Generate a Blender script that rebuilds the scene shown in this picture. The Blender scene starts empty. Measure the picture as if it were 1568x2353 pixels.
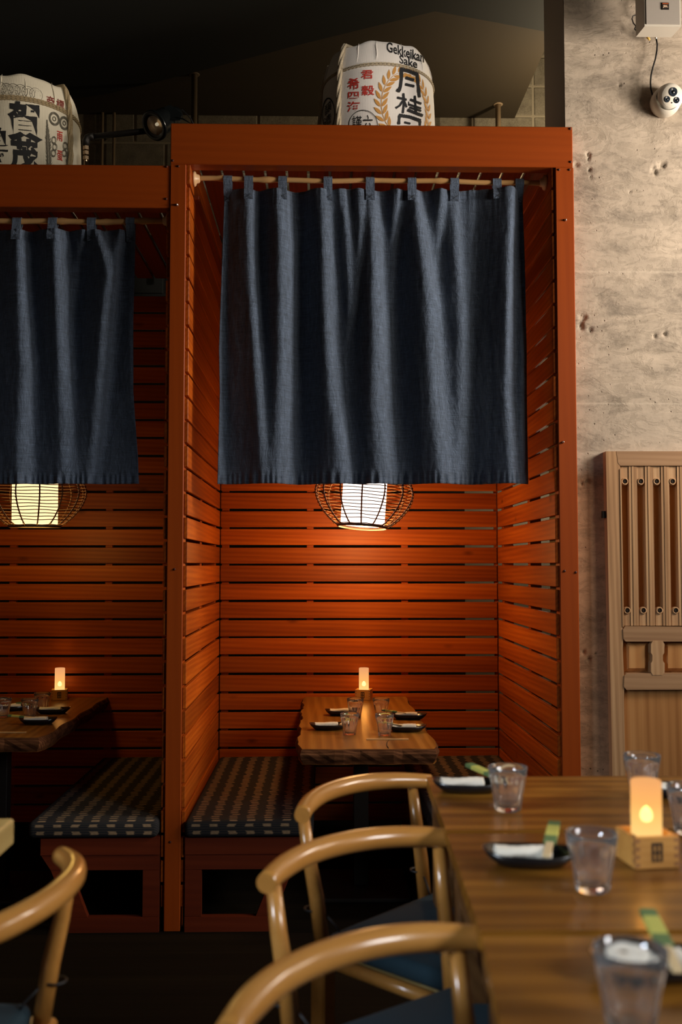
import bpy, bmesh, math, random
from mathutils import Vector, Matrix, Euler
from mathutils import noise as mnoise
R = math.radians
random.seed(7)
SC = bpy.context.scene
COL = SC.collection

# ------------------------------------------------------------------ camera
F = 2300.0; CX, CY = 784.0, 1176.5
D0 = 4.24                       # camera to the front of the booths
CAMZ = 1.53
cam = bpy.data.cameras.new('camera'); camo = bpy.data.objects.new('camera', cam); COL.objects.link(camo)
cam.sensor_fit = 'VERTICAL'; cam.sensor_height = 36.0; cam.lens = 36.0 * F / 2353.0
camo.location = (0, -D0, CAMZ)
camo.rotation_euler = (R(90 + 3.0), 0, R(-1.219))
cam.dof.use_dof = True; cam.dof.focus_distance = 4.85; cam.dof.aperture_fstop = 2.8; cam.dof.aperture_blades = 9
cam.clip_start = 0.05
SC.camera = camo
CR = Euler((R(93.0), 0, R(-1.219))).to_matrix()
CO = Vector((0, -D0, CAMZ))

# ------------------------------------------------------------------ world, light, exposure
SC.view_settings.view_transform = 'Standard'; SC.view_settings.look = 'None'
SC.view_settings.exposure = 0.25; SC.view_settings.gamma = 1.0; SC.view_settings.use_curve_mapping = False
W = bpy.data.worlds.new('world'); SC.world = W; W.use_nodes = True
W.node_tree.nodes['Background'].inputs[0].default_value = (0.55, 0.62, 0.62, 1)
W.node_tree.nodes['Background'].inputs[1].default_value = 0.006

def area(name, loc, target, sx, sy, power, color, spread=180):
    l = bpy.data.lights.new(name, 'AREA'); l.shape = 'RECTANGLE'; l.size = sx; l.size_y = sy
    l.energy = power; l.color = color; l.spread = R(spread)
    o = bpy.data.objects.new(name, l); COL.objects.link(o); o.location = loc
    o.rotation_euler = (Vector(target) - Vector(loc)).to_track_quat('-Z', 'Y').to_euler(); return o
def point(name, loc, power, color, rad=0.03, parent=None):
    l = bpy.data.lights.new(name, 'POINT'); l.energy = power; l.color = color; l.shadow_soft_size = rad
    o = bpy.data.objects.new(name, l); COL.objects.link(o); o.location = loc; o.parent = parent; return o

# daylight through the two windows of the right-hand wall, and the lamp in the void behind the booths
area('window_light_near', (3.50, -1.05, 3.05), (0.6, 0.0, 3.1), 0.75, 0.9, 54, (1.0, 0.86, 0.71), 125)
area('window_light_mid', (3.50, -2.15, 2.85), (0.3, -0.2, 2.6), 0.7, 1.0, 17, (1.0, 0.84, 0.66), 150)
area('window_light_far', (3.50, -4.6, 2.75), (0.4, -2.6, 0.95), 1.2, 1.1, 13, (0.95, 0.95, 0.95), 62)
area('window_light_left', (-4.45, -5.2, 2.9), (0.4, -2.4, 1.0), 1.3, 1.3, 20, (0.80, 0.90, 1.0), 40)  # added fill that brightens the near glasses and chairs; no window stands here
point('void_lamp', (1.62, 1.30, 3.95), 36.0, (1.0, 0.80, 0.52), 0.05)
point('void_fill_low', (1.45, 1.80, 1.85), 1.8, (1.0, 0.86, 0.66), 0.04)  # added weak fill for the blocks glimpsed through the right-hand slats
def spot(name, loc, target, power, color, deg, blend=0.5):
    l = bpy.data.lights.new(name, 'SPOT'); l.energy = power; l.color = color; l.spot_size = R(deg); l.spot_blend = blend; l.shadow_soft_size = 0.05
    o = bpy.data.objects.new(name, l); COL.objects.link(o); o.location = loc
    o.rotation_euler = (Vector(target) - Vector(loc)).to_track_quat('-Z', 'Y').to_euler(); return o
# two added spots, on no known fixture, brighten the barrels
spot('barrel_fill', (1.9, -2.6, 4.35), (0.30, 0.6, 3.80), 170, (1.0, 0.90, 0.80), 15)
spot('barrel_fill_left', (0.4, -2.8, 4.35), (-1.40, 0.6, 3.60), 100, (1.0, 0.90, 0.74), 15)

# ------------------------------------------------------------------ pixel helpers
def ray(px, py):
    return CR @ Vector(((px - CX) / F, -(py - CY) / F, -1.0))
def P(px, py, y=None, z=None, x=None):
    d = ray(px, py)
    if y is not None: t = (y - CO.y) / d.y
    elif z is not None: t = (z - CO.z) / d.z
    else: t = (x - CO.x) / d.x
    return CO + d * t

# ------------------------------------------------------------------ materials
def mat(name):
    m = bpy.data.materials.new(name); m.use_nodes = True
    return m, m.node_tree, m.node_tree.nodes['Principled BSDF']
def flat(name, col, rough=0.6, metal=0.0, spec=0.5, **kw):
    m, nt, b = mat(name)
    b.inputs['Base Color'].default_value = (*col, 1); b.inputs['Roughness'].default_value = rough
    b.inputs['Metallic'].default_value = metal; b.inputs['Specular IOR Level'].default_value = spec
    for k, v in kw.items(): b.inputs[k.replace('_', ' ')].default_value = v
    return m
def N(nt, typ, **kw):
    n = nt.nodes.new(typ)
    for k, v in kw.items(): setattr(n, k, v)
    return n
def ramp(nt, fac, stops):
    n = nt.nodes.new('ShaderNodeValToRGB'); cr = n.color_ramp
    while len(cr.elements) < len(stops): cr.elements.new(0.5)
    for e, (p, c) in zip(cr.elements, stops): e.position = p; e.color = (*c, 1)
    nt.links.new(fac, n.inputs[0]); return n.outputs[0]
def mixc(nt, fac, a, b, mode='MIX'):
    n = nt.nodes.new('ShaderNodeMix'); n.data_type = 'RGBA'; n.blend_type = mode
    for s, v in ((0, fac), (6, a), (7, b)):
        if hasattr(v, 'links'): nt.links.new(v, n.inputs[s])
        elif isinstance(v, (int, float)): n.inputs[s].default_value = v
        else: n.inputs[s].default_value = (*v, 1)
    return n.outputs[2]
def math_n(nt, op, a, b=None, clamp=False):
    n = nt.nodes.new('ShaderNodeMath'); n.operation = op; n.use_clamp = clamp
    for s, v in ((0, a), (1, b)):
        if v is None: continue
        if hasattr(v, 'links'): nt.links.new(v, n.inputs[s])
        else: n.inputs[s].default_value = v
    return n.outputs[0]
def noise(nt, vec, scale, detail=4, rough=0.5, dist=0.0):
    n = nt.nodes.new('ShaderNodeTexNoise'); n.inputs['Scale'].default_value = scale
    n.inputs['Detail'].default_value = detail; n.inputs['Roughness'].default_value = rough
    n.inputs['Distortion'].default_value = dist
    if vec is not None: nt.links.new(vec, n.inputs['Vector'])
    return n.outputs['Fac']
def coords(nt, scale=(1, 1, 1), rnd=True, kind='Object', rot=(0, 0, 0)):
    tc = nt.nodes.new('ShaderNodeTexCoord'); v = tc.outputs[kind]
    if rnd:
        oi = nt.nodes.new('ShaderNodeObjectInfo')
        mul = nt.nodes.new('ShaderNodeMath'); mul.operation = 'MULTIPLY'; mul.inputs[1].default_value = 37.0
        nt.links.new(oi.outputs['Random'], mul.inputs[0])
        add = nt.nodes.new('ShaderNodeVectorMath'); add.operation = 'ADD'
        nt.links.new(v, add.inputs[0]); nt.links.new(mul.outputs[0], add.inputs[1]); v = add.outputs[0]
    mp = nt.nodes.new('ShaderNodeMapping'); mp.inputs['Scale'].default_value = scale; mp.inputs['Rotation'].default_value = rot
    nt.links.new(v, mp.inputs['Vector']); return mp.outputs[0]
def bump(nt, b, h, strength=0.3, dist=0.002):
    n = nt.nodes.new('ShaderNodeBump'); n.inputs['Strength'].default_value = strength; n.inputs['Distance'].default_value = dist
    nt.links.new(h, n.inputs['Height']); nt.links.new(n.outputs[0], b.inputs['Normal'])
def wood(name, dark, mid, light, axis=0, g=1.0, rough=0.42, vary=0.35, rings=True, spec=0.4, coat=0.0, bumps=0.25, knots=False):
    m, nt, b = mat(name)
    s = [15 * g] * 3; s[axis] = 0.42 * g
    v = coords(nt, s)
    a = noise(nt, v, 1.0, 6, 0.6, 0.35)
    s2 = [170 * g] * 3; s2[axis] = 3.0 * g
    f = noise(nt, coords(nt, s2), 1.0, 3, 0.6, 0.2)
    if rings:
        w = nt.nodes.new('ShaderNodeTexWave'); w.wave_type = 'BANDS'; w.bands_direction = 'DIAGONAL'
        w.inputs['Scale'].default_value = 1.7; w.inputs['Distortion'].default_value = 3.2; w.inputs['Detail'].default_value = 3
        w.inputs['Detail Scale'].default_value = 0.7
        nt.links.new(v, w.inputs['Vector'])
        a = math_n(nt, 'ADD', math_n(nt, 'MULTIPLY', a, 0.86), math_n(nt, 'MULTIPLY', w.outputs['Fac'], 0.14))
    a2 = math_n(nt, 'ADD', math_n(nt, 'MULTIPLY', a, 0.78), math_n(nt, 'MULTIPLY', f, 0.22))
    c = ramp(nt, a2, [(0.28, dark), (0.5, mid), (0.72, light)])
    oi = nt.nodes.new('ShaderNodeObjectInfo')
    br = math_n(nt, 'ADD', math_n(nt, 'MULTIPLY', oi.outputs['Random'], vary), 1.0 - vary / 2)
    cb = nt.nodes.new('ShaderNodeCombineColor')
    for i in range(3): nt.links.new(br, cb.inputs[i])
    c = mixc(nt, 1.0, c, cb.outputs[0], 'MULTIPLY')
    if knots:
        s3 = [7.0] * 3; s3[axis] = 3.0
        k = nt.nodes.new('ShaderNodeTexVoronoi'); k.inputs['Scale'].default_value = 0.8
        nt.links.new(coords(nt, s3), k.inputs['Vector'])
        kf = ramp(nt, k.outputs['Distance'], [(0.02, (1, 1, 1)), (0.1, (0, 0, 0))])
        c = mixc(nt, math_n(nt, 'MULTIPLY', kf, 0.6), c, tuple(q * 0.3 for q in dark))
    nt.links.new(c, b.inputs['Base Color'])
    b.inputs['Roughness'].default_value = rough; b.inputs['Specular IOR Level'].default_value = spec
    b.inputs['Coat Weight'].default_value = coat; b.inputs['Coat Roughness'].default_value = 0.12
    bump(nt, b, a2, bumps, 0.0015)
    return m

M = {}
M['cedar'] = wood('cedar_slat', (0.20, 0.033, 0.003), (0.35, 0.070, 0.005), (0.49, 0.120, 0.009), vary=0.5, rough=0.45, knots=True, spec=0.22)
M['cedar_beam'] = wood('cedar_beam', (0.27, 0.045, 0.0028), (0.315, 0.054, 0.0034), (0.35, 0.062, 0.0042), g=0.7, vary=0.06, rough=0.5, bumps=0.10, spec=0.25)
M['cedar_post'] = wood('cedar_post', (0.27, 0.045, 0.0028), (0.315, 0.054, 0.0034), (0.35, 0.062, 0.0042), axis=2, g=0.7, vary=0.06, rough=0.5, bumps=0.10, spec=0.25)
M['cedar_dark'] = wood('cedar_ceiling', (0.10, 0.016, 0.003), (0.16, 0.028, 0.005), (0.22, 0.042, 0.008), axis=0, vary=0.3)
M['bench'] = wood('bench_wood_shaded', (0.10, 0.014, 0.003), (0.135, 0.019, 0.004), (0.17, 0.027, 0.006), g=0.7, vary=0.2, rough=0.5)  # same wood as the booths, with the shade low down put into its colour
M['bamboo'] = wood('bamboo', (0.42, 0.24, 0.09), (0.52, 0.31, 0.13), (0.62, 0.40, 0.19), g=2, vary=0.1, rough=0.35, rings=False)
M['turned'] = wood('turned_wood', (0.62, 0.40, 0.20), (0.70, 0.47, 0.26), (0.78, 0.55, 0.32), g=2, vary=0.1, rough=0.35, rings=False)
M['slab'] = wood('slab_wood', (0.09, 0.032, 0.005), (0.25, 0.105, 0.016), (0.42, 0.20, 0.036), axis=1, g=0.55, vary=0.1, rough=0.30, bumps=0.2)
M['bark'] = wood('sawn_edge', (0.030, 0.011, 0.005), (0.085, 0.032, 0.013), (0.24, 0.10, 0.042), axis=0, g=1.5, vary=0.1, rough=0.8, bumps=1.0, spec=0.08)
M['table_top'] = wood('table_wood', (0.075, 0.026, 0.003), (0.175, 0.068, 0.008), (0.38, 0.165, 0.022), axis=0, g=0.42, vary=0.12, rough=0.33, bumps=0.05, spec=0.3, coat=0.15)
M['table_side'] = wood('table_side_wood', (0.05, 0.02, 0.006), (0.085, 0.036, 0.010), (0.13, 0.06, 0.018), axis=1, g=0.6, vary=0.1, rough=0.45)
M['ash'] = wood('pale_ash', (0.34, 0.145, 0.030), (0.42, 0.19, 0.042), (0.50, 0.245, 0.062), axis=1, g=0.6, vary=0.1, rough=0.28, rings=False, coat=0.5, bumps=0.05)
M['pale_table'] = wood('pale_table', (0.30, 0.20, 0.07), (0.38, 0.27, 0.10), (0.45, 0.33, 0.14), axis=1, g=0.6, vary=0.1, rough=0.4)
M['hinoki'] = wood('hinoki', (0.40, 0.18, 0.04), (0.50, 0.24, 0.055), (0.58, 0.30, 0.08), g=2.0, vary=0.05, rough=0.5, bumps=0.1)
M['endgrain'] = flat('end_grain', (0.30, 0.13, 0.04), 0.7)
M['stamp'] = flat('burnt_mark', (0.012, 0.006, 0.003), 0.8)
M['oak'] = wood('weathered_oak', (0.24, 0.12, 0.050), (0.46, 0.26, 0.125), (0.64, 0.41, 0.22), axis=2, g=1.0, vary=0.12, rough=0.6, bumps=0.7)
M['oak_h'] = wood('weathered_oak_rail', (0.26, 0.135, 0.065), (0.38, 0.215, 0.108), (0.48, 0.29, 0.155), axis=0, g=1.0, vary=0.1, rough=0.6, bumps=0.5)
M['oak_panel'] = wood('oak_panel', (0.33, 0.13, 0.036), (0.50, 0.23, 0.075), (0.66, 0.36, 0.14), axis=2, g=0.55, vary=0.08, rough=0.5, bumps=0.4)
M['plug'] = flat('plug', (0.07, 0.012, 0.003), 0.6)
M['screw'] = flat('screw', (0.75, 0.72, 0.70), 0.3, 0.9)
M['black_metal'] = flat('black_metal', (0.006, 0.008, 0.009), 0.22, 0.0, 0.6)
M['black_iron'] = flat('black_iron', (0.015, 0.012, 0.010), 0.5, 0.3)
M['nickel'] = flat('nickel', (0.55, 0.40, 0.26), 0.3, 1.0)
M['pipe'] = flat('painted_pipe', (0.28, 0.20, 0.12), 0.5)
M['pipe_dark'] = flat('painted_pipe_dark', (0.12, 0.085, 0.05), 0.5)
M['plate'] = flat('black_glaze', (0.008, 0.008, 0.009), 0.25)
M['white_plastic'] = flat('white_plastic', (0.70, 0.66, 0.58), 0.45)
M['dark_lens'] = flat('dark_lens', (0.02, 0.028, 0.04), 0.12)
M['black_rubber'] = flat('black_rubber', (0.01, 0.01, 0.012), 0.5)
M['silver'] = flat('silver_cable', (0.6, 0.58, 0.52), 0.3, 0.6)
M['yellow'] = flat('yellow_nut', (0.65, 0.42, 0.08), 0.5)
M['logo_orange'] = flat('badge_orange', (0.45, 0.10, 0.03), 0.5)
M['logo_white'] = flat('badge_white', (0.85, 0.62, 0.45), 0.5)
M['floor'] = wood('dark_floor', (0.004, 0.003, 0.002), (0.007, 0.005, 0.003), (0.011, 0.008, 0.004), axis=0, g=0.8, rough=0.8, spec=0.05)
M['black_and_shade'] = flat('black_paint_and_shade', (0.005, 0.006, 0.0045), 0.8)  # real paint on the ceiling; painted-in shade on the slab and lower back wall
M['soffit'] = flat('brown_black_paint', (0.034, 0.023, 0.010), 0.8)
M['sleeve_green'] = flat('sleeve_green', (0.10, 0.17, 0.06), 0.6)
M['sleeve_yellow'] = flat('sleeve_yellow', (0.48, 0.46, 0.10), 0.6)
M['chopstick'] = flat('chopstick_wood', (0.62, 0.46, 0.25), 0.55)
M['blue_canvas'] = flat('blue_canvas', (0.006, 0.028, 0.044), 0.9)
M['ink_black'] = flat('ink_black', (0.006, 0.006, 0.008), 0.7)
M['ink_red'] = flat('ink_red', (0.50, 0.03, 0.02), 0.7)
M['ink_maroon'] = flat('ink_maroon', (0.20, 0.03, 0.02), 0.7)
M['ink_gold'] = flat('ink_gold', (0.55, 0.27, 0.06), 0.7)
M['ink_grey'] = flat('ink_grey', (0.11, 0.10, 0.075), 0.8)
M['concrete_side'] = flat('pier_side', (0.30, 0.26, 0.21), 0.85)

# towel
m, nt, b = mat('cotton_towel'); M['towel'] = m
b.inputs['Base Color'].default_value = (0.74, 0.68, 0.58, 1); b.inputs['Roughness'].default_value = 0.9
bump(nt, b, noise(nt, coords(nt, (1, 1, 1)), 420, 3), 0.5, 0.001)

# curtain cloth
m, nt, b = mat('slub_denim'); M['denim'] = m
v1 = noise(nt, coords(nt, (18, 18, 420), rnd=False), 1.0, 3, 0.6)
v2 = noise(nt, coords(nt, (420, 18, 25), rnd=False), 1.0, 2, 0.6)
v3 = noise(nt, coords(nt, (5, 5, 2.2), rnd=False), 1.0, 5, 0.6, 0.6)
wv = math_n(nt, 'ADD', math_n(nt, 'MULTIPLY', v1, 0.55), math_n(nt, 'MULTIPLY', v2, 0.45))
c = ramp(nt, wv, [(0.34, (0.060, 0.082, 0.118)), (0.52, (0.115, 0.16, 0.25)), (0.68, (0.19, 0.265, 0.41))])
c = mixc(nt, math_n(nt, 'MULTIPLY', v3, 0.5), c, (0.06, 0.08, 0.11))
nt.links.new(c, b.inputs['Base Color']); b.inputs['Roughness'].default_value = 0.92
b.inputs['Specular IOR Level'].default_value = 0.15
b.inputs['Sheen Weight'].default_value = 0.15
cr = noise(nt, coords(nt, (30, 30, 13), rnd=False), 1.0, 7, 0.72, 1.0)
hh = math_n(nt, 'ADD', math_n(nt, 'MULTIPLY', cr, 1.0), math_n(nt, 'MULTIPLY', wv, 0.10))
bump(nt, b, hh, 0.8, 0.016)

# concrete
def concrete(name, upper, lower, zsplit):
    m, nt, b = mat(name)
    gc = nt.nodes.new('ShaderNodeTexCoord')
    v = coords(nt, (1, 1, 1), rnd=False)
    st = noise(nt, coords(nt, (2.2, 2.2, 7.5), rnd=False), 1.0, 7, 0.62, 0.8)
    bl = noise(nt, v, 7.0, 6, 0.65, 0.4)
    fi = noise(nt, v, 60.0, 4, 0.7)
    t = math_n(nt, 'ADD', math_n(nt, 'MULTIPLY', st, 0.5), math_n(nt, 'ADD', math_n(nt, 'MULTIPLY', bl, 0.35), math_n(nt, 'MULTIPLY', fi, 0.15)))
    # skin patches: thresholded wispy noise, a little darker and greyer than the paste around it
    wi = noise(nt, coords(nt, (9, 9, 20), rnd=False), 1.0, 8, 0.68, 1.6)
    pa = ramp(nt, wi, [(0.50, (0, 0, 0)), (0.56, (1, 1, 1))])
    wi2 = noise(nt, coords(nt, (3.2, 3.2, 5), rnd=False), 1.0, 8, 0.7, 1.2)
    pa2 = ramp(nt, wi2, [(0.53, (0, 0, 0)), (0.57, (1, 1, 1))])
    pm = math_n(nt, 'ADD', math_n(nt, 'MULTIPLY', pa, 0.30), math_n(nt, 'MULTIPLY', pa2, 0.30))
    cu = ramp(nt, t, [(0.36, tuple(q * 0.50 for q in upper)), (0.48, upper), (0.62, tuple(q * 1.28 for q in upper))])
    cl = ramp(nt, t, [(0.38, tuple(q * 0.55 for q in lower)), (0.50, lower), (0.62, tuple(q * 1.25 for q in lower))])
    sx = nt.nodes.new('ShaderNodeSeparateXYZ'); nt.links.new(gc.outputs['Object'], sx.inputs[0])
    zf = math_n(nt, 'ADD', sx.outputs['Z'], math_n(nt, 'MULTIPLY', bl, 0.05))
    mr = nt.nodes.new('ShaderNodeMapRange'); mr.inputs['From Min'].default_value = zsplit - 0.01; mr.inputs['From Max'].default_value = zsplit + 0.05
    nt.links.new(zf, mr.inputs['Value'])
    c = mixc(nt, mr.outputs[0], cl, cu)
    c = mixc(nt, pm, c, (0.56, 0.55, 0.52), 'MULTIPLY')
    # air holes
    vo = nt.nodes.new('ShaderNodeTexVoronoi'); vo.inputs['Scale'].default_value = 26; nt.links.new(v, vo.inputs['Vector'])
    hole = ramp(nt, vo.outputs['Distance'], [(0.06, (1, 1, 1)), (0.11, (0, 0, 0))])
    hm = ramp(nt, noise(nt, v, 5.5, 2), [(0.45, (0, 0, 0)), (0.6, (1, 1, 1))])
    hf = math_n(nt, 'MULTIPLY', hole, hm)
    c = mixc(nt, math_n(nt, 'MULTIPLY', hf, 0.75), c, (0.07, 0.045, 0.03))
    # pour joints
    for zj in (P(1450, 623, y=0.073).z, P(1450, 926, y=0.073).z, P(1450, -300, y=0.073).z):
        d = math_n(nt, 'ABSOLUTE', math_n(nt, 'SUBTRACT', math_n(nt, 'ADD', sx.outputs['Z'], math_n(nt, 'MULTIPLY', fi, 0.006)), zj))
        jf = ramp(nt, d, [(0.001, (1, 1, 1)), (0.005, (0, 0, 0))])
        c = mixc(nt, math_n(nt, 'MULTIPLY', jf, 0.35), c, (0.75, 0.66, 0.54))
    nt.links.new(c, b.inputs['Base Color']); b.inputs['Roughness'].default_value = 0.85
    t = math_n(nt, 'SUBTRACT', t, math_n(nt, 'MULTIPLY', pm, 0.25))
    h = math_n(nt, 'SUBTRACT', t, math_n(nt, 'MULTIPLY', hf, 0.8))
    bump(nt, b, h, 0.7, 0.008)
    return m
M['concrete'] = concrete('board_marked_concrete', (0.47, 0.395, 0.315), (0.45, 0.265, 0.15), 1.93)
M['spall'] = flat('spalled_concrete', (0.33, 0.23, 0.15), 0.95)

# blocks
m, nt, b = mat('concrete_block'); M['block'] = m
n1 = noise(nt, coords(nt, (1, 1, 1)), 14, 6, 0.7); n2 = noise(nt, coords(nt, (1, 1, 1)), 130, 2)
c = ramp(nt, math_n(nt, 'ADD', math_n(nt, 'MULTIPLY', n1, 0.6), math_n(nt, 'MULTIPLY', n2, 0.4)), [(0.35, (0.13, 0.11, 0.08)), (0.65, (0.25, 0.22, 0.16))])
nt.links.new(c, b.inputs['Base Color']); b.inputs['Roughness'].default_value = 0.9; bump(nt, b, n2, 0.6, 0.003)
m, nt, b = mat('mortar'); M['mortar'] = m
b.inputs['Base Color'].default_value = (0.30, 0.26, 0.19, 1); b.inputs['Roughness'].default_value = 0.95
bump(nt, b, noise(nt, coords(nt, (1, 1, 1)), 90, 3), 0.6, 0.003)

# straw matting: white woven cloth over straw
def matting(name, c0, c1):
    m, nt, b = mat(name)
    # angle around the barrel
    tc = nt.nodes.new('ShaderNodeTexCoord'); sx = nt.nodes.new('ShaderNodeSeparateXYZ'); nt.links.new(tc.outputs['Object'], sx.inputs[0])
    an = math_n(nt, 'ARCTAN2', sx.outputs['Y'], sx.outputs['X'])
    wob = noise(nt, coords(nt, (40, 40, 40), rnd=False), 1.0, 2)
    st = math_n(nt, 'SINE', math_n(nt, 'ADD', math_n(nt, 'MULTIPLY', an, 420.0), math_n(nt, 'MULTIPLY', wob, 3.0)))
    row = math_n(nt, 'SINE', math_n(nt, 'MULTIPLY', sx.outputs['Z'], 900.0))
    f = math_n(nt, 'ADD', math_n(nt, 'MULTIPLY', st, 0.25), math_n(nt, 'MULTIPLY', row, 0.12))
    big = noise(nt, coords(nt, (1, 1, 1)), 6, 4)
    f = math_n(nt, 'ADD', math_n(nt, 'ADD', f, 0.1), big)
    c = ramp(nt, f, [(0.2, c0), (0.75, c1)])
    nt.links.new(c, b.inputs['Base Color']); b.inputs['Roughness'].default_value = 0.8; b.inputs['Specular IOR Level'].default_value = 0.2
    bump(nt, b, f, 0.35, 0.002)
    return m
M['mat_white'] = matting('white_matting', (0.66, 0.62, 0.57), (0.86, 0.83, 0.79))
M['mat_cream'] = matting('cream_matting', (0.52, 0.47, 0.36), (0.74, 0.69, 0.56))
def ropemat(name, c0, c1):
    m, nt, b = mat(name)
    f = noise(nt, coords(nt, (1, 1, 1)), 160, 4, 0.7)
    nt.links.new(ramp(nt, f, [(0.3, c0), (0.7, c1)]), b.inputs['Base Color']); b.inputs['Roughness'].default_value = 0.9
    bump(nt, b, f, 0.8, 0.003); return m
M['rope'] = ropemat('straw_rope', (0.36, 0.29, 0.19), (0.60, 0.52, 0.38))
M['rope_old'] = ropemat('aged_rope', (0.26, 0.19, 0.10), (0.46, 0.36, 0.21))
M['cane'] = flat('dark_cane', (0.30, 0.14, 0.045), 0.45)
M['cane_ring'] = flat('dark_cane_ring', (0.05, 0.02, 0.01), 0.5)

# ikat cushion cloth: rows of soft dashes in columns, stripes on the boxing
m, nt, b = mat('ikat_cloth'); M['ikat'] = m
tc = nt.nodes.new('ShaderNodeTexCoord'); sx = nt.nodes.new('ShaderNodeSeparateXYZ'); nt.links.new(tc.outputs['Object'], sx.inputs[0])
X, Y, Z = sx.outputs
jit = noise(nt, coords(nt, (6, 90, 90), rnd=False), 1.0, 2)
jit2 = noise(nt, coords(nt, (60, 200, 200), rnd=False), 1.0, 2)
yy = math_n(nt, 'ADD', Y, math_n(nt, 'MULTIPLY', Z, 1.0))
rows = math_n(nt, 'SINE', math_n(nt, 'MULTIPLY', yy, 2 * math.pi / 0.030))
rowid = math_n(nt, 'FLOOR', math_n(nt, 'DIVIDE', yy, 0.030))
shift = math_n(nt, 'MULTIPLY', math_n(nt, 'SINE', math_n(nt, 'MULTIPLY', rowid, 2.1)), 0.004)
xx = math_n(nt, 'ADD', math_n(nt, 'ADD', X, shift), math_n(nt, 'MULTIPLY', jit, 0.03))
cols = math_n(nt, 'SINE', math_n(nt, 'MULTIPLY', xx, 2 * math.pi / 0.074))
dash = math_n(nt, 'MULTIPLY', math_n(nt, 'MULTIPLY', math_n(nt, 'ADD', cols, 0.05), 2.2, True), math_n(nt, 'MULTIPLY', math_n(nt, 'ADD', rows, 0.1), 1.6, True))
thin = math_n(nt, 'MULTIPLY', math_n(nt, 'SUBTRACT', math_n(nt, 'SINE', math_n(nt, 'MULTIPLY', yy, 2 * math.pi / 0.0101)), 0.55), 0.55, True)
fac = math_n(nt, 'MULTIPLY', math_n(nt, 'ADD', math_n(nt, 'MULTIPLY', dash, 0.9), math_n(nt, 'MULTIPLY', thin, 0.55)), math_n(nt, 'ADD', jit2, 0.35), True)
c = mixc(nt, fac, (0.020, 0.022, 0.026), (0.36, 0.25, 0.145))
nt.links.new(c, b.inputs['Base Color']); b.inputs['Roughness'].default_value = 0.9; b.inputs['Specular IOR Level'].default_value = 0.2
bump(nt, b, jit2, 0.4, 0.002)

# glass
m, nt, b = mat('clear_glass'); M['glass'] = m
b.inputs['Transmission Weight'].default_value = 1.0; b.inputs['Roughness'].default_value = 0.02; b.inputs['IOR'].default_value = 1.47
b.inputs['Base Color'].default_value = (0.99, 0.99, 0.99, 1)
df = nt.nodes.new('ShaderNodeBsdfTranslucent'); df.inputs[0].default_value = (.85, .88, .92, 1)
df2 = nt.nodes.new('ShaderNodeBsdfDiffuse'); df2.inputs[0].default_value = (.85, .88, .92, 1)
ms = nt.nodes.new('ShaderNodeMixShader'); nt.links.new(df.outputs[0], ms.inputs[1]); nt.links.new(df2.outputs[0], ms.inputs[2])
ms2 = nt.nodes.new('ShaderNodeMixShader'); ms2.inputs[0].default_value = .035; nt.links.new(b.outputs[0], ms2.inputs[1]); nt.links.new(ms.outputs[0], ms2.inputs[2])
nt.links.new(ms2.outputs[0], nt.nodes['Material Output'].inputs[0])
def emit(name, col, s):
    m, nt, b = mat(name); b.inputs['Base Color'].default_value = (*col, 1)
    b.inputs['Emission Color'].default_value = (*col, 1); b.inputs['Emission Strength'].default_value = s; return m
M['lamp_shade'] = emit('lit_paper_shade', (1.0, 0.82, 0.70), 2.3)
M['lamp_shade_dim'] = emit('lit_paper_shade_dim', (1.0, 0.74, 0.38), 1.15)
M['flame'] = emit('tealight', (1.0, 0.85, 0.60), 14.0)
M['led'] = emit('reflector', (0.9, 0.75, 0.5), 0.35)
m, nt, b = mat('frosted_votive'); M['votive'] = m
out = nt.nodes['Material Output']; tr = nt.nodes.new('ShaderNodeBsdfTransparent'); tr.inputs[0].default_value = (1, 0.85, 0.6, 1)
em = nt.nodes.new('ShaderNodeEmission'); mx = nt.nodes.new('ShaderNodeMixShader')
sx = nt.nodes.new('ShaderNodeSeparateXYZ'); tc = nt.nodes.new('ShaderNodeTexCoord'); nt.links.new(tc.outputs['Object'], sx.inputs[0])
nt.links.new(ramp(nt, math_n(nt, 'DIVIDE', sx.outputs['Z'], 0.15), [(0.25, (1.0, 0.66, 0.24)), (0.5, (1.0, 0.56, 0.17)), (0.65, (0.95, 0.46, 0.14)), (1.0, (0.78, 0.36, 0.15))]), em.inputs[0])
em.inputs[1].default_value = 0.95; mx.inputs[0].default_value = 0.72
nt.links.new(tr.outputs[0], mx.inputs[1]); nt.links.new(em.outputs[0], mx.inputs[2]); nt.links.new(mx.outputs[0], out.inputs[0])

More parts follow.
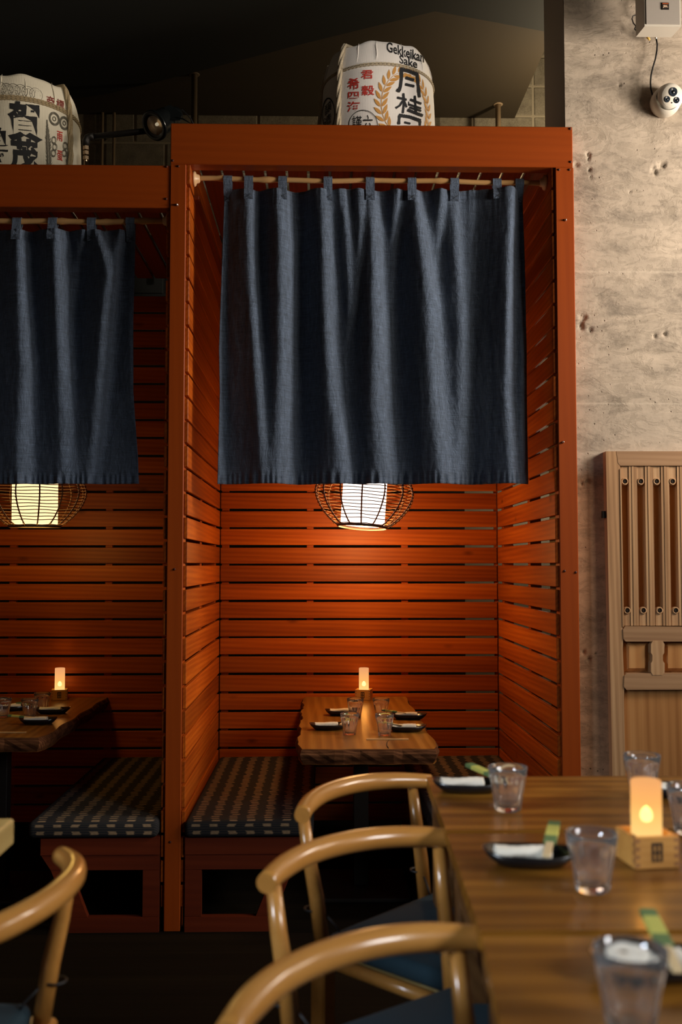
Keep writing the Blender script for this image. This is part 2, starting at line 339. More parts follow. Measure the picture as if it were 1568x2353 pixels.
# ------------------------------------------------------------------ mesh builder
class MB:
    def __init__(s): s.v = []; s.f = []; s.sm = []
    def add(s, vs, fs, smooth=False):
        o = len(s.v); s.v += [tuple(q) for q in vs]
        for f in fs: s.f.append(tuple(i + o for i in f)); s.sm.append(smooth)
        return s
    def bm(s, bm, mtx=None, smooth=False):
        bm.verts.ensure_lookup_table(); bm.verts.index_update()
        vs = [(mtx @ v.co if mtx else v.co) for v in bm.verts]
        s.add(vs, [[v.index for v in f.verts] for f in bm.faces], smooth); bm.free(); return s
    def box(s, x0, x1, y0, y1, z0, z1, bev=0.0, mtx=None, seg=1, smooth=False):
        b = bmesh.new(); bmesh.ops.create_cube(b, size=1)
        for v in b.verts: v.co = Vector(((x0 + x1) / 2 + v.co.x * (x1 - x0), (y0 + y1) / 2 + v.co.y * (y1 - y0), (z0 + z1) / 2 + v.co.z * (z1 - z0)))
        if bev: bmesh.ops.bevel(b, geom=b.edges[:], offset=bev, segments=seg, profile=0.5, affect='EDGES')
        return s.bm(b, mtx, smooth)
    def tube(s, pts, rad, seg=10, caps=True, smooth=True, flat=None):
        pts = [Vector(p) for p in pts]; n = len(pts)
        if not hasattr(rad, '__len__'): rad = [rad] * n
        t = (pts[1] - pts[0]).normalized(); up = Vector((0, 0, 1)) if abs(t.z) < 0.9 else Vector((1, 0, 0))
        a = t.cross(up).normalized(); vs = []; fs = []
        for i in range(n):
            t = (pts[min(i + 1, n - 1)] - pts[max(i - 1, 0)]).normalized()
            a = (a - t * a.dot(t)).normalized(); bb = t.cross(a)
            fl = flat[i] if flat else 1.0
            for k in range(seg):
                w = 2 * math.pi * k / seg
                vs.append(pts[i] + (a * math.cos(w) + bb * math.sin(w) * fl) * rad[i])
        for i in range(n - 1):
            for k in range(seg):
                k2 = (k + 1) % seg
                fs.append((i * seg + k, i * seg + k2, (i + 1) * seg + k2, (i + 1) * seg + k))
        s.add(vs, fs, smooth)
        if caps:
            o = len(s.v) - len(vs)
            s.f.append(tuple(o + k for k in reversed(range(seg)))); s.sm.append(False)
            s.f.append(tuple(o + (n - 1) * seg + k for k in range(seg))); s.sm.append(False)
        return s
    def lathe(s, prof, seg=32, c=(0, 0, 0), rf=None, smooth=True, mtx=None):
        vs = []; fs = []; c = Vector(c)
        for i, (r, z) in enumerate(prof):
            for k in range(seg):
                w = 2 * math.pi * k / seg; rr = r * (rf(w, z) if rf else 1.0)
                p = Vector((rr * math.cos(w), rr * math.sin(w), z))
                vs.append((mtx @ p if mtx else p) + c)
        n = len(prof)
        for i in range(n - 1):
            for k in range(seg):
                k2 = (k + 1) % seg; fs.append((i * seg + k, i * seg + k2, (i + 1) * seg + k2, (i + 1) * seg + k))
        return s.add(vs, fs, smooth)
    def prism(s, poly, a, b, axis='y'):
        n = len(poly)
        def pt(u, w, t): return (u, t, w) if axis == 'y' else ((u, w, t) if axis == 'z' else (t, u, w))
        vs = [pt(u, w, a) for u, w in poly] + [pt(u, w, b) for u, w in poly]
        fs = [tuple(range(n)), tuple(reversed(range(n, 2 * n)))] + [(i, i + n, (i + 1) % n + n, (i + 1) % n) for i in range(n)]
        return s.add(vs, fs)
    def mesh(s, name):
        me = bpy.data.meshes.new(name); me.from_pydata(s.v, [], s.f)
        me.polygons.foreach_set('use_smooth', s.sm); me.update()
        b = bmesh.new(); b.from_mesh(me); bmesh.ops.recalc_face_normals(b, faces=b.faces); b.to_mesh(me); b.free()
        return me
    def build(s, name, m, parent=None, loc=None, rot=None):
        me = s.mesh(name); me.materials.append(M[m] if isinstance(m, str) else m)
        return link(name, me, parent, loc, rot)
def link(name, me, parent=None, loc=None, rot=None):
    o = bpy.data.objects.new(name, me); COL.objects.link(o); o.parent = parent
    if loc is not None: o.location = loc
    if rot is not None: o.rotation_euler = rot
    return o
def tag(o, label=None, cat=None, group=None, kind=None):
    for k, v in (('label', label), ('category', cat), ('group', group), ('kind', kind)):
        if v: o[k] = v
    return o
def thing(name, label, cat, group=None, loc=(0, 0, 0), rz=0.0):
    o = bpy.data.objects.new(name, None); o.empty_display_size = 0.05; COL.objects.link(o)
    o.location = loc; o.rotation_euler = (0, 0, rz); return tag(o, label, cat, group)
def copy_tree(root, loc, rz, label):
    def rec(o, par):
        c = o.copy(); COL.objects.link(c); c.parent = par
        for ch in [q for q in o.children]: rec(ch, c)
        return c
    r = rec(root, None); r.location = loc; r.rotation_euler = (0, 0, rz); r['label'] = label; return r

# ------------------------------------------------------------------ the setting
XL0, XL1 = -0.645, -0.577        # divider post between the booths
XR0, XR1 = 1.021, 1.101          # right post
TH = 0.016                       # slat thickness
YB = 1.40                        # back slats
ZB1, ZT1 = 3.252, 3.432          # main beam
SOFZ = P(1183, 272, y=2.15).z    # underside of the soffit
ZF = 0.26                        # raised floor the near tables stand on
TAG = lambda o: tag(o, kind='structure')

TAG(MB().box(-4.5, 3.5, -0.71, 2.3, -0.10, 0.012).build('floor', 'floor'))
TAG(MB().box(-4.5, 3.5, -7.0, -0.72, -0.10, ZF).box(-4.5, 3.5, -0.72, -0.70, -0.1, ZF - 0.004, 0.002).build('floor', 'floor'))
# concrete wall right of the booths (front face with spalled pits) and the pier return
WY = 0.073
bmw = bmesh.new()
nx, nz = 150, 300
gx = [1.085 + (3.5 - 1.085) * i / nx for i in range(nx + 1)]; gz = [0.0 + 6.0 * j / nz for j in range(nz + 1)]
pits = []
for px, py, r in ((1352, 355, .012), (1354, 366, .008), (1325, 378, .012), (1356, 390, .010), (1358, 408, .006), (1505, 392, .020), (1522, 380, .022), (1340, 730, .020), (1336, 752, .016), (1357, 758, .013),
                  (1336, 742, .016), (1505, 772, .012), (1528, 768, .010), (1352, 1108, .016), (1338, 1112, .010), (1342, 1500, .012), (1355, 1515, .013), (1425, 195, .008), (1372, 1502, .008), (1448, 440, .006)):
    p = P(px, py, y=WY); pits.append((p.x, p.z, r))
# graded grid, finer where it is seen
gx = [1.085 + 0.0065 * i for i in range(86)] + [1.65 + 0.05 * i for i in range(38)]
gz = [0.0, 0.4] + [0.75 + 0.0075 * j for j in range(420)] + [3.95 + 0.1 * j for j in range(21)]
rg = random.Random(3)
vv = []; 
def hsh(i, j): return (math.sin(i * 12.9898 + j * 78.233) * 43758.5453) % 1.0
for j, z in enumerate(gz):
    for i, x in enumerate(gx):
        dy = 0.0
        for (a, c, r) in pits:
            q = math.hypot(x - a, (z - c)) / (r * (0.8 + 0.5 * hsh(int(x * 160), int(z * 160))))
            if q < 1: dy = max(dy, 0.012 * (1 - q * q) * (0.5 + 0.8 * hsh(i, j)))
        vv.append((x, WY + dy, z))
ff = []; nn = len(gx)
for j in range(len(gz) - 1):
    for i in range(nn - 1): ff.append((j * nn + i, j * nn + i + 1, (j + 1) * nn + i + 1, (j + 1) * nn + i))
wr = MB().add(vv, ff, True)
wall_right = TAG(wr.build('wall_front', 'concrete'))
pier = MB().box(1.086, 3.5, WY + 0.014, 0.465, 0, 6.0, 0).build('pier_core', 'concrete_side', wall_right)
wall_right['label'] = 'bare board-marked concrete wall right of the booths'
# right-hand wall with two windows
wr2 = MB()
X0, X1 = 3.5, 3.7
for a, b_, c, d in ((-7, -5.3, 0, 6), (-5.3, -3.9, 0, 2.1), (-5.3, -3.9, 3.4, 6), (-3.9, -2.75, 0, 6), (-2.75, -1.55, 0, 2.2), (-2.75, -1.55, 3.5, 6), (-1.55, -1.5, 0, 6), (-1.5, -0.6, 0, 2.5), (-1.5, -0.6, 3.5, 6), (-0.6, 0.073, 0, 6)):
    wr2.box(X0, X1, a, b_, c, d)
TAG(wr2.build('wall_right', 'concrete_side'))
for k, (a, b_, c, d) in enumerate(((-5.3, -3.9, 2.1, 3.4), (-2.75, -1.55, 2.2, 3.5), (-1.5, -0.6, 2.5, 3.5))):
    w = MB()
    for q in ((a, a + .05, c, d), (b_ - .05, b_, c, d), (a, b_, c, c + .05), (a, b_, d - .05, d)): w.box(3.55, 3.6, q[0], q[1], q[2], q[3])
    TAG(w.build('window_%d' % (k + 1), 'black_iron'))
# ceiling high up, and the soffit over the booths with a thin black slab under it, cut to a shadow outline
TAG(MB().box(-4.5, 3.5, -7, 2.35, 6.0, 6.1).build('ceiling', 'black_and_shade'))
a1 = P(1183, 272, y=2.149); a2 = P(1262, 92, z=SOFZ)
MBs = MB().prism([(-4.5, 2.15), (a1.x, 2.15), (a2.x + (a2.x - a1.x) * 0.9, a2.y + (a2.y - 2.15) * 0.9), (-4.5, 0.2)], SOFZ, SOFZ + 0.9, 'z')
so = TAG(MBs.build('ceiling', 'soffit')); so['label'] = 'brown-black painted soffit over the booths'
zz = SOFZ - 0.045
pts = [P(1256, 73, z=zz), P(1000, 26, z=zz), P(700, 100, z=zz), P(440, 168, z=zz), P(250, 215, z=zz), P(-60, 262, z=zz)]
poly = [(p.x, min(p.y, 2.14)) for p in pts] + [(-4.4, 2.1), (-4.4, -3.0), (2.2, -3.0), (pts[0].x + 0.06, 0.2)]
dk = TAG(MB().prism(poly, zz, SOFZ, 'z').build('shade_slab_1', 'black_and_shade')); dk['label'] = 'thin near-black slab under the soffit, standing in for a shadow on the ceiling'  # the slab's dark colour and outline stand for a shadow overhead
# block wall behind
wb = TAG(MB().box(-4.5, 3.5, 2.158, 2.3, 3.6, 6.0).box(0.93, 3.5, 2.158, 2.3, 0, 3.6).build('wall_back', 'mortar'))
TAG(MB().box(-4.5, 0.93, 2.157, 2.3, 0, 3.6).build('wall_back', 'black_and_shade'))['label'] = 'lower part of the block wall, blackened to stand for the unlit void behind gaps'; wb['label'] = 'grey concrete block wall with pale mortar joints behind the booths'  # black colour puts in the dark of the void behind the slats
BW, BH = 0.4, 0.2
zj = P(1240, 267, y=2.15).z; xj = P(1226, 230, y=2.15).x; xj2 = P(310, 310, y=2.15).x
blk = MB().box(-.192, .192, -0.008, 0.06, -.092, .092, .004).mesh('block'); blk.materials.append(M['block']); blk_shade = blk.copy(); blk_shade.materials.clear(); blk_shade.materials.append(M['black_and_shade'])  # second copy blackened for the shade behind the slat gaps
for r_ in range(-8, 9):
    zc = zj + 0.1 + r_ * BH
    for k in range(-9, 4):
        base = xj + k * BW + BW / 2
        if base < 0.6:
            base += (xj2 - xj) % BW + (BW / 2 if (r_ % 2 == 0) else 0)
            if base > 0.6: continue
        if not (-2.6 < base < 2.2): continue
        link('block', blk_shade if (zc < 3.6 and base < 0.93) else blk, wb, (base, 2.158, zc))
# left wall far outside and the wall behind the camera, closing the room
TAG(MB().box(-4.7, -4.5, -7, 2.3, 0, 6).build('wall_left', 'concrete_side'))
TAG(MB().box(-4.5, 3.5, -7.1, -7.0, 0, 6).build('wall_behind', 'concrete_side'))

# ------------------------------------------------------------------ booths
PITCH = 0.102; H = 0.0895
slat_cache = {}
def slat_mesh(L, axis=0, th=TH, h=H, m='cedar', sag=0.0):
    key = (round(L, 3), axis, th, h, m)
    if key not in slat_cache:
        me = MB().box(-L / 2, L / 2, -th / 2, th / 2, -h / 2, h / 2, 0.0022).mesh('slat'); me.materials.append(M[m]); slat_cache[key] = me
    return slat_cache[key]
def zc(k): return 1.53 + 0.102 * (k + 0.5)
def side_slats(par, x, y0, y1, k0, k1, seed):
    rg = random.Random(seed)
    for k in range(k0, k1):
        L = y1 - y0; me = slat_mesh(L)
        link('slat', me, par, (x + rg.uniform(-.0012, .0012), (y0 + y1) / 2 + rg.uniform(-.004, .003), zc(k) + rg.uniform(-.001, .001)), (R(rg.uniform(-.4, .4)), R(rg.uniform(-.06, .06)), R(90) + R(rg.uniform(-.05, .05))))
def plugs(par, pxs, m='plug', r=0.0055):
    for px, py in pxs:
        p = P(px, py, y=-0.001)
        MB().lathe([(0.0001, 0), (r, 0), (r * .8, .0025), (0.0001, .003)], 10, mtx=Matrix.Rotation(R(90), 4, 'X')).build('wood_plug', m, par, (p.x, p.y, p.z))
def screw(par, px, py):
    p = P(px, py, y=0.0)
    MB().lathe([(0.0001, 0), (.006, 0), (.005, .004), (0.002, .012), (0.0001, .012)], 10, mtx=Matrix.Rotation(R(90), 4, 'X')).build('screw', 'screw', par, (p.x, p.y, p.z))

# beams
bx0 = P(392, 330, y=0).x; bx1 = P(1316.5, 330, y=0).x
o = thing('beam', 'wide orange-red beam across the top of the right booth', 'beam', loc=((bx0 + bx1) / 2, 0.0, ZB1))
hw = (bx1 - bx0) / 2
MB().box(-hw, hw, 0.0, 0.07, 0, ZT1 - ZB1, 0.003).build('board', 'cedar_beam', o)
MB().box(-hw + .08, hw - .08, 0.07, 0.14, .03, ZT1 - ZB1 - .01, 0.003).build('backing_board', 'cedar_beam', o)
bm_r = o
for px, py in ((1311, 296), (1312, 372), (397, 369)):
    p = P(px, py, y=-0.001) - Vector(o.location)
    MB().lathe([(0.0001, 0), (.0055, 0), (.0045, .0025), (0.0001, .003)], 10, mtx=Matrix.Rotation(R(90), 4, 'X')).build('wood_plug', 'plug', o, p)
zl0, zl1 = P(200, 475.5, y=0).z, P(200, 377.5, y=0).z
o = thing('beam', 'lower orange-red beam across the top of the left booth', 'beam', loc=(-1.45, 0, zl0))
MB().box(-2.3 + 1.45, XL0 + 1.45 - .0005, 0.004, 0.07, 0, zl1 - zl0, 0.003).build('board', 'cedar_beam', o)
for px, py in ((383, 383), (382, 457)):
    p = P(px, py, y=0.003) - Vector(o.location)
    MB().lathe([(0.0001, 0), (.0055, 0), (.0045, .0025), (0.0001, .003)], 10, mtx=Matrix.Rotation(R(90), 4, 'X')).build('wood_plug', 'plug', o, p)

# divider between the booths
o = thing('booth_divider', 'slatted wooden divider with its tall front post between the two booths', 'partition')
MB().box(XL0, XL1, 0.0, 0.085, 0.012, ZB1, 0.003).build('post', 'cedar_post', o)
for y in (0.62, 1.30): MB().box(XL0 + .001, XL1 - .001, y, y + 0.06, 0.012, ZB1, 0.002).build('batten', 'cedar_post', o)
side_slats(o, XL1 + TH / 2, 0.012, YB - 0.004, -14, 18, 1)
side_slats(o, XL0 - TH / 2, 0.012, YB - 0.004, -14, 15, 2)
plugs(o, ((410, 382), (401, 1308), (391, 1935)))
screw(o, 407.5, 471)
# right wall of the right booth
o = thing('booth_side_wall', 'slatted wooden side wall with front post beside the concrete wall', 'partition')
MB().box(XR0, XR1, 0.0, 0.072, 0.012, ZB1, 0.003).build('post', 'cedar_post', o)
for y in (0.60, 1.30): MB().box(XR0, XR0 + .055, y, y + 0.05, 0.012, ZB1, 0.002).build('batten', 'cedar_post', o)
side_slats(o, XR0 - TH / 2, 0.012, YB - 0.004, -14, 18, 3)
plugs(o, ((1285, 390), (1309, 390), (1298, 1312), (1324, 1315)))
screw(o, 1300, 506); screw(o, 1294.5, 1016)
# back walls
def back_wall(name_label, x0, x1, k0, k1, bat, seed):
    o = thing('booth_back_wall', name_label, 'partition'); rg = random.Random(seed)
    me = slat_mesh(x1 - x0)
    for k in range(k0, k1):
        link('slat', me, o, ((x0 + x1) / 2, YB + TH / 2 + rg.uniform(-.001, .001), zc(k) + rg.uniform(-.0012, .0012)), (R(rg.uniform(-.5, .5)), R(rg.uniform(-.07, .07)), 0))
    for x, w in bat: MB().box(x - w / 2, x + w / 2, YB + TH + .001, YB + TH + .031, 0.012, zc(k1 - 1) + .04, 0.001).build('batten', 'cedar_post', o)
    return o
bx = lambda px: P(px, 1350, y=YB).x
back_wall('slatted back wall of the right booth behind the candlelit table', XL1 + TH + .003, XR0 - TH - .003, -14, 18,
          [(bx(713), .038), (bx(931), .038), (bx(517), .04), (bx(1143), .02)], 5)
back_wall('slatted back wall of the left booth, darker', -2.32, XL0 - TH - .003, -14, 15,
          [(bx(27), .038), (bx(248), .038), (bx(378), .03)], 6)
# side wall at the far left of the left booth
o = thing('booth_side_wall', 'slatted wooden side wall closing the left booth, mostly outside the frame', 'partition')
MB().box(-2.40, -2.335, 0.0, 0.085, 0.012, 3.05, 0.003).build('post', 'cedar_post', o)
side_slats(o, -2.335 + TH / 2, 0.012, YB - 0.004, -14, 15, 8)
# ceilings of slats running front to back
def booth_ceiling(label, x0, x1, z, seed, phase):
    o = thing('booth_ceiling', label, 'ceiling'); rg = random.Random(seed)
    L = YB - 0.10 - 0.06; me = slat_mesh(L, m='cedar_dark', th=0.018)
    x = phase
    while x - PITCH > x0: x -= PITCH
    while x < x1 + .1:
        if x - .04 > x0 - .06 and x + .04 < x1 + .14: link('slat', me, o, (x, 0.145 + L / 2, z), (R(90), 0, R(90)))
        x += PITCH
    for y in (0.17, 1.33): MB().box(x0, x1, y, y + .045, z + .011, z + .05, .001).build('batten', 'cedar_dark', o)
    return o
zcl = 3.385
g0 = P(508, 384, z=zcl).x + PITCH / 2
booth_ceiling('slatted ceiling over the right booth with light through its gaps', XL1 + .02, XR0 - .01, zcl, 9, g0)
g0 = P(288, 520, z=3.16).x + PITCH / 2
booth_ceiling('slatted ceiling over the left booth', -2.32, XL0 - .02, 3.16, 10, g0)

# benches ------------------------------------------------------------
def bench(label, x_in, sgn, label_c):
    """x_in: wall side; sgn +1 bench extends towards +x."""
    o = thing('booth_bench', label, 'bench', loc=(x_in + sgn * .003, 0.0, 0.012))
    def X(v): return sgn * v
    wT = 0.49; y0, y1 = 0.0, 0.032
    zt = 0.40 - .012
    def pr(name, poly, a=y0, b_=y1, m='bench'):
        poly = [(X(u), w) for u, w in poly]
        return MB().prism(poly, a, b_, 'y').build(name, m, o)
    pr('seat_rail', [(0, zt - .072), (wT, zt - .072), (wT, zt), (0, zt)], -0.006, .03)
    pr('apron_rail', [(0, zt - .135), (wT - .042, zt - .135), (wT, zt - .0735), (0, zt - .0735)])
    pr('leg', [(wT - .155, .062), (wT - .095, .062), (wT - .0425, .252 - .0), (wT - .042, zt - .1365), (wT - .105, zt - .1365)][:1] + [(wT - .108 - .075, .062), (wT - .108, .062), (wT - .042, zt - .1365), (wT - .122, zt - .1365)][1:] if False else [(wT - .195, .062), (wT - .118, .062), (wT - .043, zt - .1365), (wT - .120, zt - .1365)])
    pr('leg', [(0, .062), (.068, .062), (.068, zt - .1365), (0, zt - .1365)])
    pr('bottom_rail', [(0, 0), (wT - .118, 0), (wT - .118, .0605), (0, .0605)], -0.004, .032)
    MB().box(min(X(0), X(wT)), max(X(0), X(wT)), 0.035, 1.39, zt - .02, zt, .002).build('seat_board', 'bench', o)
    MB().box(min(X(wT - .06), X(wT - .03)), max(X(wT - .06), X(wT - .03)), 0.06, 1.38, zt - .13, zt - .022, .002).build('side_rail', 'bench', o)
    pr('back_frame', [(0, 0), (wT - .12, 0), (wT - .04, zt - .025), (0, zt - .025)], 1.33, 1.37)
    w = 0.535; c = MB().box(-w / 2, w / 2, -0.70, 0.70, -.036, .036, .022, seg=4, smooth=True)
    # soft sag
    vs = []
    for (x, y, z) in c.v:
        z2 = z + (0.004 * math.sin(y * 9) + 0.003 * math.sin(x * 17 + y * 5)) * (1 if z > 0 else .3)
        vs.append((x + .003 * math.sin(y * 13), y, z2))
    c.v = vs
    co = c.build('seat_cushion', 'ikat', None, (x_in + sgn * (w / 2 + .004), 0.70 - .032, 0.012 + zt + .037))
    tag(co, label_c, 'cushion', 'ikat bench cushions in the booths')
    return o
bench('shade-darkened red wooden bench in the right booth, against the divider', XL1 + TH, 1, 'long navy and tan ikat cushion right of the divider post, its near end lit')
bench('shade-darkened red wooden bench in the left booth, against the divider', XL0 - TH, -1, 'long navy and tan ikat cushion left of the divider post, in shadow')
bench('shade-darkened red wooden bench in the right booth, against the right side wall', XR0 - TH, -1, 'ikat cushion between the booth table and the right side wall')

# booth tables -------------------------------------------------------
def booth_table(label, xa, xb, yf, seed):
    zt = 0.78; cx = (xa + xb) / 2; hw = (xb - xa) / 2; rg = random.Random(seed)
    o = thing('booth_table', label, 'table', loc=(cx, 0, 0.012))
    L = YB - 0.005 - yf; th = .060
    n = 28; v = []; f = []
    mb = MB(); top = []; bot = []
    for i in range(n + 1):
        y = yf + L * i / n; wob = .006 * math.sin(i * .9 + seed) + .004 * math.sin(i * 2.3)
        top.append((-hw + wob + (.012 if i == 0 else 0), y)); 
    left = top; right = [(hw - .006 * math.sin(i * .8 + 2) - (.012 if i == 0 else 0), yf + L * i / n) for i in range(n + 1)]
    frn = [(-hw + .012 + (2 * hw - .024) * k / 16, yf + .005 * math.sin(k * 1.1) - .002 * (k % 3)) for k in range(1, 16)]
    outline = left[::-1] + frn + right     # from back-left to front to back-right
    N_ = len(outline); cx2 = 0; cy2 = yf + L / 2
    lay = [(zt, 0.0), (zt - .004, .004), (zt - .02, .010), (zt - .042, .004), (zt - th, -.006)]
    vs = []
    for li, (z, e) in enumerate(lay):
        for k, (x, y) in enumerate(outline):
            dx = e * (1 if x > 0 else -1) * (1 if abs(x) > hw - .03 else 0)
            dy = -e if y < yf + .02 else 0
            j = .003 * math.sin(k * 3.7 + li * 2.1) if li in (2, 3) else 0
            vs.append((x + dx + j, y + dy + j, z))
    fs = []
    for li in range(len(lay) - 1):
        for k in range(N_ - 1):
            fs.append((li * N_ + k, li * N_ + k + 1, (li + 1) * N_ + k + 1, (li + 1) * N_ + k))
        fs.append((li * N_ + N_ - 1, li * N_, (li + 1) * N_, (li + 1) * N_ + N_ - 1))
    MB().add([(x, y, z) for x, y, z in vs], fs).build('live_edge', 'bark', o)
    MB().add([(x, y, zt + .0004) for x, y in outline] + [(x, y, zt - .01) for x, y in outline], [tuple(range(N_)), tuple(range(N_, 2 * N_))]).build('tabletop', 'slab', o)
    MB().add([(x, y, zt - th) for x, y in outline], [tuple(range(N_))]).build('underside', 'slab', o)
    MB().box(-.035, .035, .52, .59, .02, zt - th, .003).box(-.16, .16, .47, .64, zt - th - .012, zt - th, .002).build('pedestal_column', 'black_iron', o)
    MB().box(-.22, .22, .33, .78, 0, .02, .006).build('pedestal_foot', 'black_iron', o)
    return o
tz = 0.78 + .012
fl = P(683, 1719, z=tz); fr = P(1013, 1724, z=tz)
bt = booth_table('live-edge slab table set for four in the right booth', fl.x + .004, fr.x - .004, (fl.y + fr.y) / 2, 1)
# crack at the near edge
p = P(893, 1712, z=tz + .001)
MB().tube([P(896, 1698, z=tz), P(890, 1706, z=tz), P(889, 1713, z=tz), P(893, 1720, z=tz), Vector((p.x + .006, fl.y - .014, tz - .012)), Vector((p.x + .012, fl.y - .017, tz - .03)), Vector((p.x + .016, fl.y - .012, tz - .05))], [.001, .002, .0025, .003, .004, .004, .001], 6).build('crack', 'stamp', bt, -Vector(bt.location))
lc = P(97, 1695, z=tz)
booth_table('live-edge slab table in the left booth, cut by the photo edge', lc.x - .62, lc.x, lc.y, 4)

# lower backboard seen under the right table
# ------------------------------------------------------------------ curtain rods and curtains
YC = 0.105
def rod(label, pa, pb, nodes_px, seed):
    o = thing('curtain_rod', label, 'curtain rod', loc=pa); d = pb - pa
    pts = []; rr = []; n = 60; rg = random.Random(seed)
    for i in range(n + 1):
        t = i / n; q = d * t; q.z += .0025 * math.sin(t * 11 + seed) + .0015 * math.sin(t * 29)
        pts.append(q); r = .0125 if seed == 2 else .0115
        px = t
        for nt_ in nodes_px:
            if abs(t - nt_) < .012: r += .003
        rr.append(r)
    MB().tube(pts, rr, 12).build('bamboo_pole', 'bamboo', o)
    for q, sg in ((Vector((0, 0, 0)), 1), (d, -1)):
        prof = [(0.0001, 0), (.032, 0), (.034, .006), (.030, .012), (.020, .016), (.018, .026), (.0125, .030), (0.0001, .030)]
        MB().lathe(prof, 24, mtx=Matrix.Rotation(R(90 * sg), 4, 'Y')).build('end_cap', 'turned', o, q)
    return o
ya = YC
pa = P(440, 411, y=ya); pa.x = XL1 + TH + .001; pb = P(1266, 420, y=ya); pb.x = XR0 - TH - .001
rod('long bamboo curtain rod under the beam of the right booth', pa, pb, (.08, .21, .50, .70), 1)
pc = P(380, 508, y=ya); pc.x = XL0 - TH - .001; pd = P(0, 513, y=ya); pd.x = -2.318
rod('bamboo curtain rod in the left booth, with knotty joints', pd, pc, (.60, .72, .83, .93), 2)

def interp(keys, y):
    if y <= keys[0][0]: return keys[0][1:]
    for a, b_ in zip(keys, keys[1:]):
        if y <= b_[0]:
            t = (y - a[0]) / (b_[0] - a[0]); return tuple(p + (q - p) * t for p, q in zip(a[1:], b_[1:]))
    return keys[-1][1:]
def curtain(label, px0, px1, py0, py1, folds, tabs, rodz, edge, tabw=20, seed=0):
    """folds: list of keys (py, px, width, slope). Positions are measured once on the curtain's own plane."""
    yc = YC
    xa = P(px0, 760, y=yc).x; xb = P(px1, 760, y=yc).x
    sc = (P(1000, 760, y=yc).x - P(900, 760, y=yc).x) / 100.0
    NX, NZ = 340, 150
    rg = random.Random(seed)
    rows = []
    for j in range(NZ + 1):
        t = j / NZ; py = py0 + (py1 - py0) * t
        ex0, ex1 = edge(py)
        pxs = [ex0 + (ex1 - ex0) * i / NX for i in range(NX + 1)]
        s = [0.0] * (NX + 1)
        for kf in folds:
            c, w, A = interp(kf, py)
            for i, px in enumerate(pxs):
                u = (px - c) / (w * 1.12)
                if abs(u) < 3: s[i] += 1.9 * A * math.exp(-u * u)
        # small puckers under the heading and in the hem
        if t < 0.10:
            for i, px in enumerate(pxs): s[i] += 0.35 * math.sin(px * .35 + math.sin(px * .11) * 3) * (1 - t / .10)
        if t > .955:
            for i, px in enumerate(pxs): s[i] += 0.8 * math.sin(px * .42 + 2.2 * math.sin(px * .07)) * min(1, (t - .955) / .02)
        # remove the running mean so the cloth stays near its plane
        Wd = 42; pre = [0.0]
        for q in s: pre.append(pre[-1] + q)
        s2 = []
        for i in range(NX + 1):
            lo, hi = max(0, i - Wd), min(NX, i + Wd)
            s2.append(s[i] - (pre[hi + 1] - pre[lo]) / (hi + 1 - lo))
        g = 0.0; row = []; step = (ex1 - ex0) / NX * sc
        for i, px in enumerate(pxs):
            g += s2[i] * step
            row.append(g)
        mean = sum(row) / len(row)
        rows.append((py, pxs, [q - mean for q in row]))
    # smooth down the cloth
    for _ in range(3):
        for j in range(1, NZ):
            a, b_, c = rows[j - 1][2], rows[j][2], rows[j + 1][2]
            for i in range(NX + 1): b_[i] = (a[i] + 2 * b_[i] + c[i]) / 4
    vs = []
    for j, (py, pxs, g) in enumerate(rows):
        t = j / NZ
        for i, px in enumerate(pxs):
            dip = 0
            if j < 8:   # heading sags between the tabs
                dmin = min(abs(px - q) for q in tabs)
                dip = 9 * (1 - math.exp(-(dmin / 26) ** 2)) * (1 - j / 8)
            q = P(px, py + dip * (-.3), y=yc)
            wk = mnoise.fractal(Vector((q.x * 26 + seed * 7, q.z * 8, g[i] * 60)), 1.0, 2.1, 4) * .0016 * min(1, j / 10)
            wk += mnoise.noise(Vector((q.x * 70, q.z * 34, seed))) * .0006
            vs.append((q.x, yc + g[i] + wk, q.z))
    fs = [(j * (NX + 1) + i, j * (NX + 1) + i + 1, (j + 1) * (NX + 1) + i + 1, (j + 1) * (NX + 1) + i) for j in range(NZ) for i in range(NX)]
    o = thing('noren_curtain', label, 'curtain', 'blue linen curtains on bamboo rods')
    c = MB().add(vs, fs, True).build('cloth', 'denim', o)
    sm = c.modifiers.new('thick', 'SOLIDIFY'); sm.thickness = .0018; sm.offset = 0
    # hem fold lines
    topg = rows[4][2]; tops = rows[4][1]
    for tb in tabs:
        i = min(range(NX + 1), key=lambda k: abs(tops[k] - tb)); yg = yc + topg[i]
        zt = rodz(tb); za = P(tb, py0 + 24, y=yc).z; xx = P(tb, py0 + 10, y=yc).x; hw = tabw / 2 * sc
        rr = .0165; prof = [(yg - .004, za), (yg - .004, za + .02), (yc - rr, zt - .012)]
        for a in range(0, 181, 20): prof.append((yc - rr * math.cos(R(a)), zt + rr * math.sin(R(a))))
        prof += [(yc + rr, zt - .012), (yg + .004, za + .02), (yg + .004, za)]
        vs = []; n = len(prof)
        for (y, z) in prof: vs += [(xx - hw, y, z), (xx + hw, y, z)]
        fs = [(2 * k, 2 * k + 1, 2 * k + 3, 2 * k + 2) for k in range(n - 1)]
        tt = MB().add(vs, fs).build('tab', 'denim', o); s_ = tt.modifiers.new('thick', 'SOLIDIFY'); s_.thickness = .003
        st = MB()
        for a, b_ in (((-.8, 0.04), (.8, .75)), ((-.8, .75), (.8, .04))):
            st.tube([(xx + a[0] * hw, yg - .0065, za + a[1] * .03), (xx + b_[0] * hw, yg - .0065, za + b_[1] * .03)], .0007, 4)
        st.build('stitch', 'ink_black', tt)
    return o
